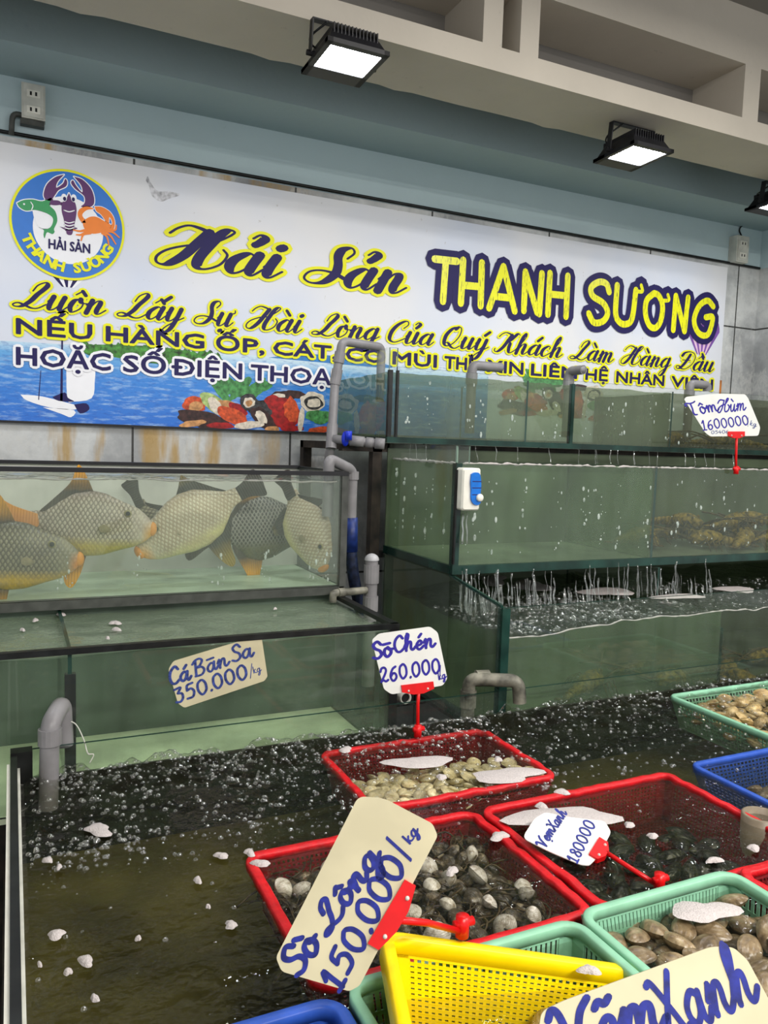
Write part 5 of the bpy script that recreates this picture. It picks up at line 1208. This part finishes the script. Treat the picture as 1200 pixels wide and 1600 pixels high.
# ------------------------------------------------------------------ price cards
def card(label, outline, p0, n, mat, texts, clip=None, foot=None, thick=.0016, group=None):
    n = Vector(n).normalized(); p0 = Vector(p0)
    if (CAM - p0).dot(n) < 0: n = -n
    t = thing('price_card', label, 'price card', p0, group)
    P = smooth_path([Vector(p) for p in outline + [outline[0]]], 4)[:-1]
    P = [Vector(p) for p in outline]
    out = []                                   # rounded outline
    for i, p in enumerate(P):
        a, c = P[i-1], P[(i+1) % len(P)]; r = min((a-p).length, (c-p).length)*.28
        q0 = p + (a-p).normalized()*r; q1 = p + (c-p).normalized()*r
        for k in range(6): u = k/5; out.append(q0*(1-u)**2 + p*2*u*(1-u) + q1*u*u)
    b = MB(); b.prism([at_plane(q.x, q.y, p0, n) for q in out], n, thick); b.build('card', mat, t)
    for txt, a, c, xh, thk, sl, ink, sd in texts:
        st, w = script_strokes(txt, True); xs = [p[0] + sl*p[1] for s_, kd in st for p in s_]; lo, hi = min(xs), max(xs)
        a = Vector(a); c = Vector(c); ux = (c-a)/(hi-lo); uy = Vector((ux.y, -ux.x)).normalized()*xh
        put = lambda p: Vector((a.x + ux.x*(p.x-lo) + uy.x*p.y, a.y + ux.y*(p.x-lo) + uy.y*p.y, 0))
        m = MB(); write(txt, put, sl, thk, thk, 0, m, 0, True, .05, sd)
        m = flat(m, lambda q: at_plane(q.x, q.y, p0 + n*.0005, n), 1e-4); m.build('handwriting', ink, t)
    if clip:                                   # clip jaw along the card edge (two pixels points), then the stem
        c0, c1, wpx = clip; c0 = Vector(c0); c1 = Vector(c1); d = (c1-c0); nd = Vector((-d.y, d.x)).normalized()*wpx
        b = MB(); b.prism([at_plane(*(c0-nd*.55), p0 + n*.004, n), at_plane(*(c1-nd*.55), p0 + n*.004, n), at_plane(*(c1+nd*.45), p0 + n*.004, n), at_plane(*(c0.lerp(c1, .66)+nd*.95), p0 + n*.004, n), at_plane(*(c0.lerp(c1, .34)+nd*.95), p0 + n*.004, n), at_plane(*(c0+nd*.45), p0 + n*.004, n)], n, .010)
        cl = b.build('clip', M['red_clip'], t)
        b = MB()
        for u in (.2, .8): q = c0.lerp(c1, u) + nd*.35; b.ellipsoid(at_plane(q.x, q.y, p0 + n*.004, n), .0028, .0028, .0028, 8, 5)
        b.build('rivet', M['off_white'], cl, True)
        if foot:
            q = c0.lerp(c1, .5) + nd*.8; s0 = at_plane(q.x, q.y, p0, n); pts = [s0] + [Vector(f) for f in foot]
            b = MB(); b.tube(pts, .0042, 10); b.build('stem', M['red_clip'], t, True)
            e = pts[-1]; b = MB(); b.tube([e + Vector((0, 0, .022)), e + Vector((0, 0, -.006))], .009, 12); b.tube([e + Vector((-.012, 0, .012)), e + Vector((.016, 0, .012))], .006, 10); b.build('clamp', M['red_clip'], t, True)
    return t
ink, inkd, inkv = M['ink'], M['ink_dark'], M['violet_ink']
card('yellowed price card stuck on the front of the low left tank', [(263,1046),(271,1033),(400,994),(409,997),(418,1057),(413,1064),(288,1106),(278,1099)], at_y(340, 1050, YF*0+1.7325), (0, -1, 0), M['card_cream'],
     [('Cá', (268,1069), (300,1061), 13.5, .30, .12, inkd, 1), ('Bān', (306,1057), (360,1038), 12.5, .26, .12, inkd, 2), ('Sa', (364,1034), (398,1024), 13, .26, .12, inkd, 3), ('350.000', (276,1098), (388,1059), 13.5, .26, .1, inkd, 4), ('/', (390,1056), (399,1053), 9, .07, 0, inkd, 5), ('kg', (397,1052), (409,1048), 5.5, .22, .1, inkd, 6)])
pc = at_y(650, 1060, 1.618)
card('white price card on a red stem above the rear red basket', [(581,1000),(592,990),(672,979),(684,988),(699,1060),(692,1071),(612,1085),(600,1077)], pc, (-.12, -1, .12), M['card_white'],
     [('Sō', (584,1030), (616,1023), 13.5, .32, .05, inkv, 7), ('Chén', (618,1019), (681,1010), 13, .30, .05, inkv, 8), ('260.000', (596,1066), (688,1050), 13.5, .28, .08, inkv, 9), ('/', (686,1058), (693,1056), 9, .1, 0, inkv, 10), ('kg', (686,1062), (698,1059), 6, .3, .1, inkv, 11)],
     ((628,1077), (678,1071), 11), [at_y(653, 1100, 1.618), Vector((at_y(653, 1140, 1.605).x, 1.605, .765))])
pl = at_d(556, 1400, .93)
card('large yellowed price card tilted up beside the yellow basket', [(560,1244),(600,1247),(676,1287),(684,1306),(562,1540),(546,1549),(440,1518),(431,1496)], pl, (-_F*1.0 + Vector((0, 0, .35))), M['card_cream'],
     [('Sò', (467,1526), (506,1472), 23, .32, .1, ink, 12), ('Lông', (512,1462), (598,1336), 20, .33, .1, ink, 13), ('150.000', (531,1549), (634,1353), 24, .29, .1, ink, 14), ('/', (634,1342), (640,1318), 19, .12, 0, ink, 15), ('kg', (641,1318), (655,1297), 9, .3, .1, ink, 16)],
     ((584,1480), (642,1380), 20), [at_d(668, 1442, .97), at_d(722, 1456, 1.03)])
pw = at_z(885, 1310, .772)
card('wet white price card floating in the red mussel basket', [(816,1309),(835,1279),(852,1269),(884,1276),(945,1283),(955,1300),(942,1325),(931,1342),(921,1352),(908,1351),(860,1331)], pw, (0, -.25, 1), M['card_white'],
     [('Vẹm', (852,1326), (868,1296), 9.5, .34, .05, ink, 17), ('Xanh', (868,1298), (886,1270), 9.5, .34, .05, ink, 18), ('180000', (902,1349), (930,1288), 11.5, .26, .05, ink, 19)],
     ((928,1338), (944,1312), 16), [at_z(975, 1350, .757), at_z(1030, 1385, .745)])
ph = at_y(1130, 650, 1.985)
card('slanted white lobster price card on a red stem in front of the topmost tank', [(1069,624),(1073,620),(1116,615),(1164,616),(1169,622),(1188,668),(1185,681),(1110,682),(1102,676)], ph, (-.1, -1, 0), M['card_white'],
     [('Tôm', (1074,651), (1124,641), 10.5, .22, -.2, inkv, 20), ('Hùm', (1122,645), (1166,640), 10.5, .22, .15, inkv, 21), ('1600000', (1098,672), (1169,663), 9, .22, -.1, inkv, 22), ('/', (1168,664), (1172,663), 6, .06, 0, inkd, 23), ('kg', (1172,664), (1182,667), 4, .2, 0, inkd, 24), ('05406', (1112,678), (1138,677), 3.2, .2, 0, inkd, 25)],
     ((1138,678), (1164,678), 7), [at_y(1150, 715, 1.995), at_y(1150, 738, 2.0)])
pv = at_d(1010, 1560, .60)
card('very near price card cut by the bottom frame edge', [(838,1640),(846,1580),(882,1563),(1112,1479),(1146,1480),(1168,1500),(1206,1570),(1240,1660),(900,1760)], pv, (-_F*1.0 + Vector((0, 0, .5))), M['card_cream'],
     [('Vẽm', (880,1660), (1046,1600), 44, .28, .10, ink, 26), ('Xanh', (1046,1622), (1190,1556), 50, .26, .08, ink, 27)],
     None)

# ------------------------------------------------------------------ foam, bubbles, falling water
def foam_patch(pxy, wpx, hpx, z, label, group, seed, grid=None):
    rnd = random.Random(seed); c = at_z(pxy[0], pxy[1], z); e = at_z(pxy[0]+wpx/2, pxy[1], z); f = at_z(pxy[0], pxy[1]-hpx/2, z)
    rx = (e-c); ry = (f-c); vs = []; fs = []; ns = 22; ph_ = [rnd.uniform(0, 6.28) for _ in range(4)]
    for j in range(5):
        r = 1 - j/4.0; h = .006*math.sqrt(max(0, 1-r*r))
        for i in range(ns):
            a = 2*math.pi*i/ns; w = 1 + .22*math.sin(2*a+ph_[0]) + .14*math.sin(3*a+ph_[1]) + .08*math.sin(5*a+ph_[2])
            p = c + (rx*math.cos(a) + ry*math.sin(a))*r*w
            vs.append((p.x, p.y, z + h + .0012*noise.noise(p*220)))
    for j in range(4):
        for i in range(ns): fs.append((j*ns+i, j*ns+(i+1) % ns, (j+1)*ns+(i+1) % ns, (j+1)*ns+i))
    fs.append(tuple(range(4*ns, 5*ns)))
    b = MB(); b.add(vs, fs); tag(b.build('foam_patch', M['foam'], smooth=True, origin=tuple(c)), label, 'foam', group)
zf = ZW + .006
foam_patch((655,1191), 92, 20, zf, 'long white foam patch in the middle of the rear red basket', None, 1)
foam_patch((792,1211), 108, 22, zf, 'white foam patch at the right side of the rear red basket', None, 2)
foam_patch((880,1276), 150, 34, zf+.006, 'white foam patch along the top of the wet price card', None, 3)
foam_patch((1101,1424), 92, 36, zf+.01, 'white foam patch on the large brown clams', None, 4)
foam_patch((154,1297), 44, 18, zf, 'largest white foam patch on the open water at the left', None, 5)
for k, (x, y, w, h) in enumerate([(540,1172,20,8),(75,1345,14,9),(92,1356,9,7),(88,1461,28,14),(134,1502,28,15),(346,1338,20,9),(361,1446,22,10),(309,1376,14,9),(106,1520,13,9),(148,1561,15,10),(62,1509,8,6),(706,1362,18,14),(780,1307,26,15),(846,1260,20,9),(878,1238,24,8),(390,1333,17,11),(407,1350,26,11),(690,1215,20,6),(778,1187,14,6),(1116,1345,24,9),(1178,1326,18,10),(983,1290,14,9),(1020,1307,20,6),(216,1468,10,6),(920,1517,34,14),(325,1418,7,5)]):
    foam_patch((x, y), w, h, zf + (.03 if (x, y) == (920,1517) else 0), 'small white foam patch on the front tank water', 'small foam patches on the front tank', 20+k)
for k, (x, y, w, h) in enumerate([(180,974,17,5),(182,984,14,4),(55,970,10,3),(95,961,14,4),(35,985,8,3),(168,998,6,3),(430,952,5,2)]):
    foam_patch((x, y), w, h, .988, 'small white foam patch on the low left tank', 'foam patches on the low left tank', 60+k)
for k, (x, y, w, h) in enumerate([(948,924,70,14),(830,915,60,16),(1060,932,70,8),(1150,921,60,9),(770,905,50,16)]):
    foam_patch((x, y), w, h, .962, 'white foam streak on the churning water of the lowest right tank', 'foam streaks on the lowest right tank', 80+k)
def bubbles(name, label, pts, half=True):
    b = MB()
    for x, y, z, r in pts: b.ellipsoid((x, y, z), r, r, r, 9, 4, half=half)
    tag(b.build(name, M['bubble'], smooth=True), label, 'bubbles', kind='stuff')
rb = random.Random(12); pts = []
for k in range(5200):
    u = rb.random()**1.9; y = 1.678 - u*.42; x = rb.uniform(.03, 2.9) if k % 3 else rb.uniform(.03, 1.1)
    r = (.0008 + .0050*rb.random()**2.6); pts.append((x, y, ZW + front_wave(x, y) - r*.2, r))
for k in range(230):
    x = rb.uniform(.02, 2.2); y = rb.uniform(.8, 1.5); pts.append((x, y, ZW + front_wave(x, y), .001 + .0035*rb.random()**2))
for k in range(90):
    x = rb.uniform(.02, .2); y = 1.36 + rb.gauss(0, .03); pts.append((x, y, ZW + front_wave(x, y), .0015 + .004*rb.random()))
bubbles('water_bubbles', 'clear bubbles crowding the water along the rear of the front tank', pts)
pts = []
for k in range(1500):
    x = rb.uniform(1.22, 3.2) if k % 2 else rb.uniform(1.22, 1.8); y = rb.uniform(1.77, 2.2); r = .0015 + .006*rb.random()**2; pts.append((x, y, .952 + fl2(x, y), r))
bubbles('water_bubbles', 'clear bubbles on the churning water of the lowest right tank', pts)
def clusters(name, label, cols, spread, zr, n, rmax):
    b = MB()
    for cx, cy in cols:
        for k in range(n):
            z = rb.uniform(*zr); dx = rb.gauss(0, spread); r = rmax*(.2+.8*rb.random()**3)
            b.ellipsoid((cx+dx, cy, z), r, min(r*.4, .0016), r*rb.uniform(.8, 2.2), 7, 4)
    tag(b.build(name, M['froth'], smooth=True), label, 'bubbles', kind='stuff')
clusters('rising_bubbles', 'rising air bubbles in the middle right tank', [(1.26+.1*k+.03*math.sin(k*5.), 2.0312) for k in range(21)], .014, (1.12, 1.36), 11, .0062)
clusters('rising_bubbles', 'rising air bubbles behind the side glass of the middle right tank', [(1.2005, 2.1), (1.2005, 2.18), (1.2005, 2.22), (1.2005, 2.30), (1.2005, 2.38), (1.2005, 2.44)], .001, (1.12, 1.37), 11, .006)
clusters('rising_bubbles', 'rising air bubbles in the topmost right tank', [(1.24+.11*k+.03*math.sin(k*4.), 2.4612) for k in range(16)], .013, (1.49, 1.68), 9, .006)
clusters('rising_bubbles', 'rising air bubbles in the upper left fish tank', [(.84, 2.145), (.80, 2.15), (.86, 2.15), (.3, 2.146), (.52, 2.146), (.12, 2.146), (.66, 2.146)], .012, (1.04, 1.14), 14, .005)
def streams(name, label, items):
    b = MB()
    for x, y, z0, z1, r in items:
        P = [(x + .010*noise.noise(Vector((x*50, z*26, 1))), y - .012*k/7 + .006*noise.noise(Vector((x*50, z*26, 5))), z) for k, z in enumerate([z0 + (z1-z0)*i/7 for i in range(8)])]
        b.tube(P, [r*(.3 + rb.random()*1.1) for _ in P], 7)
    tag(b.build(name, M['bubble'], smooth=True), label, 'water', kind='stuff')
streams('falling_water', 'water spilling from the middle tank into the lowest right tank', [(1.21 + 1.0*rb.random()**1.6, 2.012 - rb.uniform(0, .05), rb.uniform(.99, 1.085), .955, rb.uniform(.0006, .003)) for _ in range(120)])
streams('falling_water', 'water dripping from the topmost tank into the middle tank', [(1.24 + 1.6*rb.random(), 2.44, 1.452, 1.395, rb.uniform(.0006, .002)) for _ in range(22)])
streams('falling_water', 'thin water film running down below the white and blue box', [(c0.x - .01 + .02*rb.random(), 2.013, 1.25, 1.16, .0022) for _ in range(5)])
def froth_line(name, label, P, r):
    b = MB(); b.tube(P, [r*rb.uniform(.4, 1.5) for _ in P], 7); tag(b.build(name, M['foam'], smooth=True), label, 'foam', kind='stuff')
froth_line('froth_line', 'white froth line where the water meets the front of the lowest right tank', [(x, 1.7575, .953 + fl2(x, 1.757)) for x in [1.215 + .012*i for i in range(150)]], .0022)
froth_line('froth_line', 'white froth line along the water of the middle right tank', [(x, 2.036, 1.3985 + .004*noise.noise(Vector((x*30, 0, 0)))) for x in [1.22 + .01*i for i in range(200)]], .0032)
froth_line('froth_line', 'white froth line behind the side glass of the middle right tank', [(1.203, y, 1.398 + .004*noise.noise(Vector((y*40, 3, 0)))) for y in [2.05 + .009*i for i in range(48)]], .004)
froth_line('froth_line', 'white froth line along the water of the upper left fish tank', [(x, 2.143, 1.334 + .006*noise.noise(Vector((x*14, 3, 0)))) for x in [-.4 + .01*i for i in range(127)]], .0022)
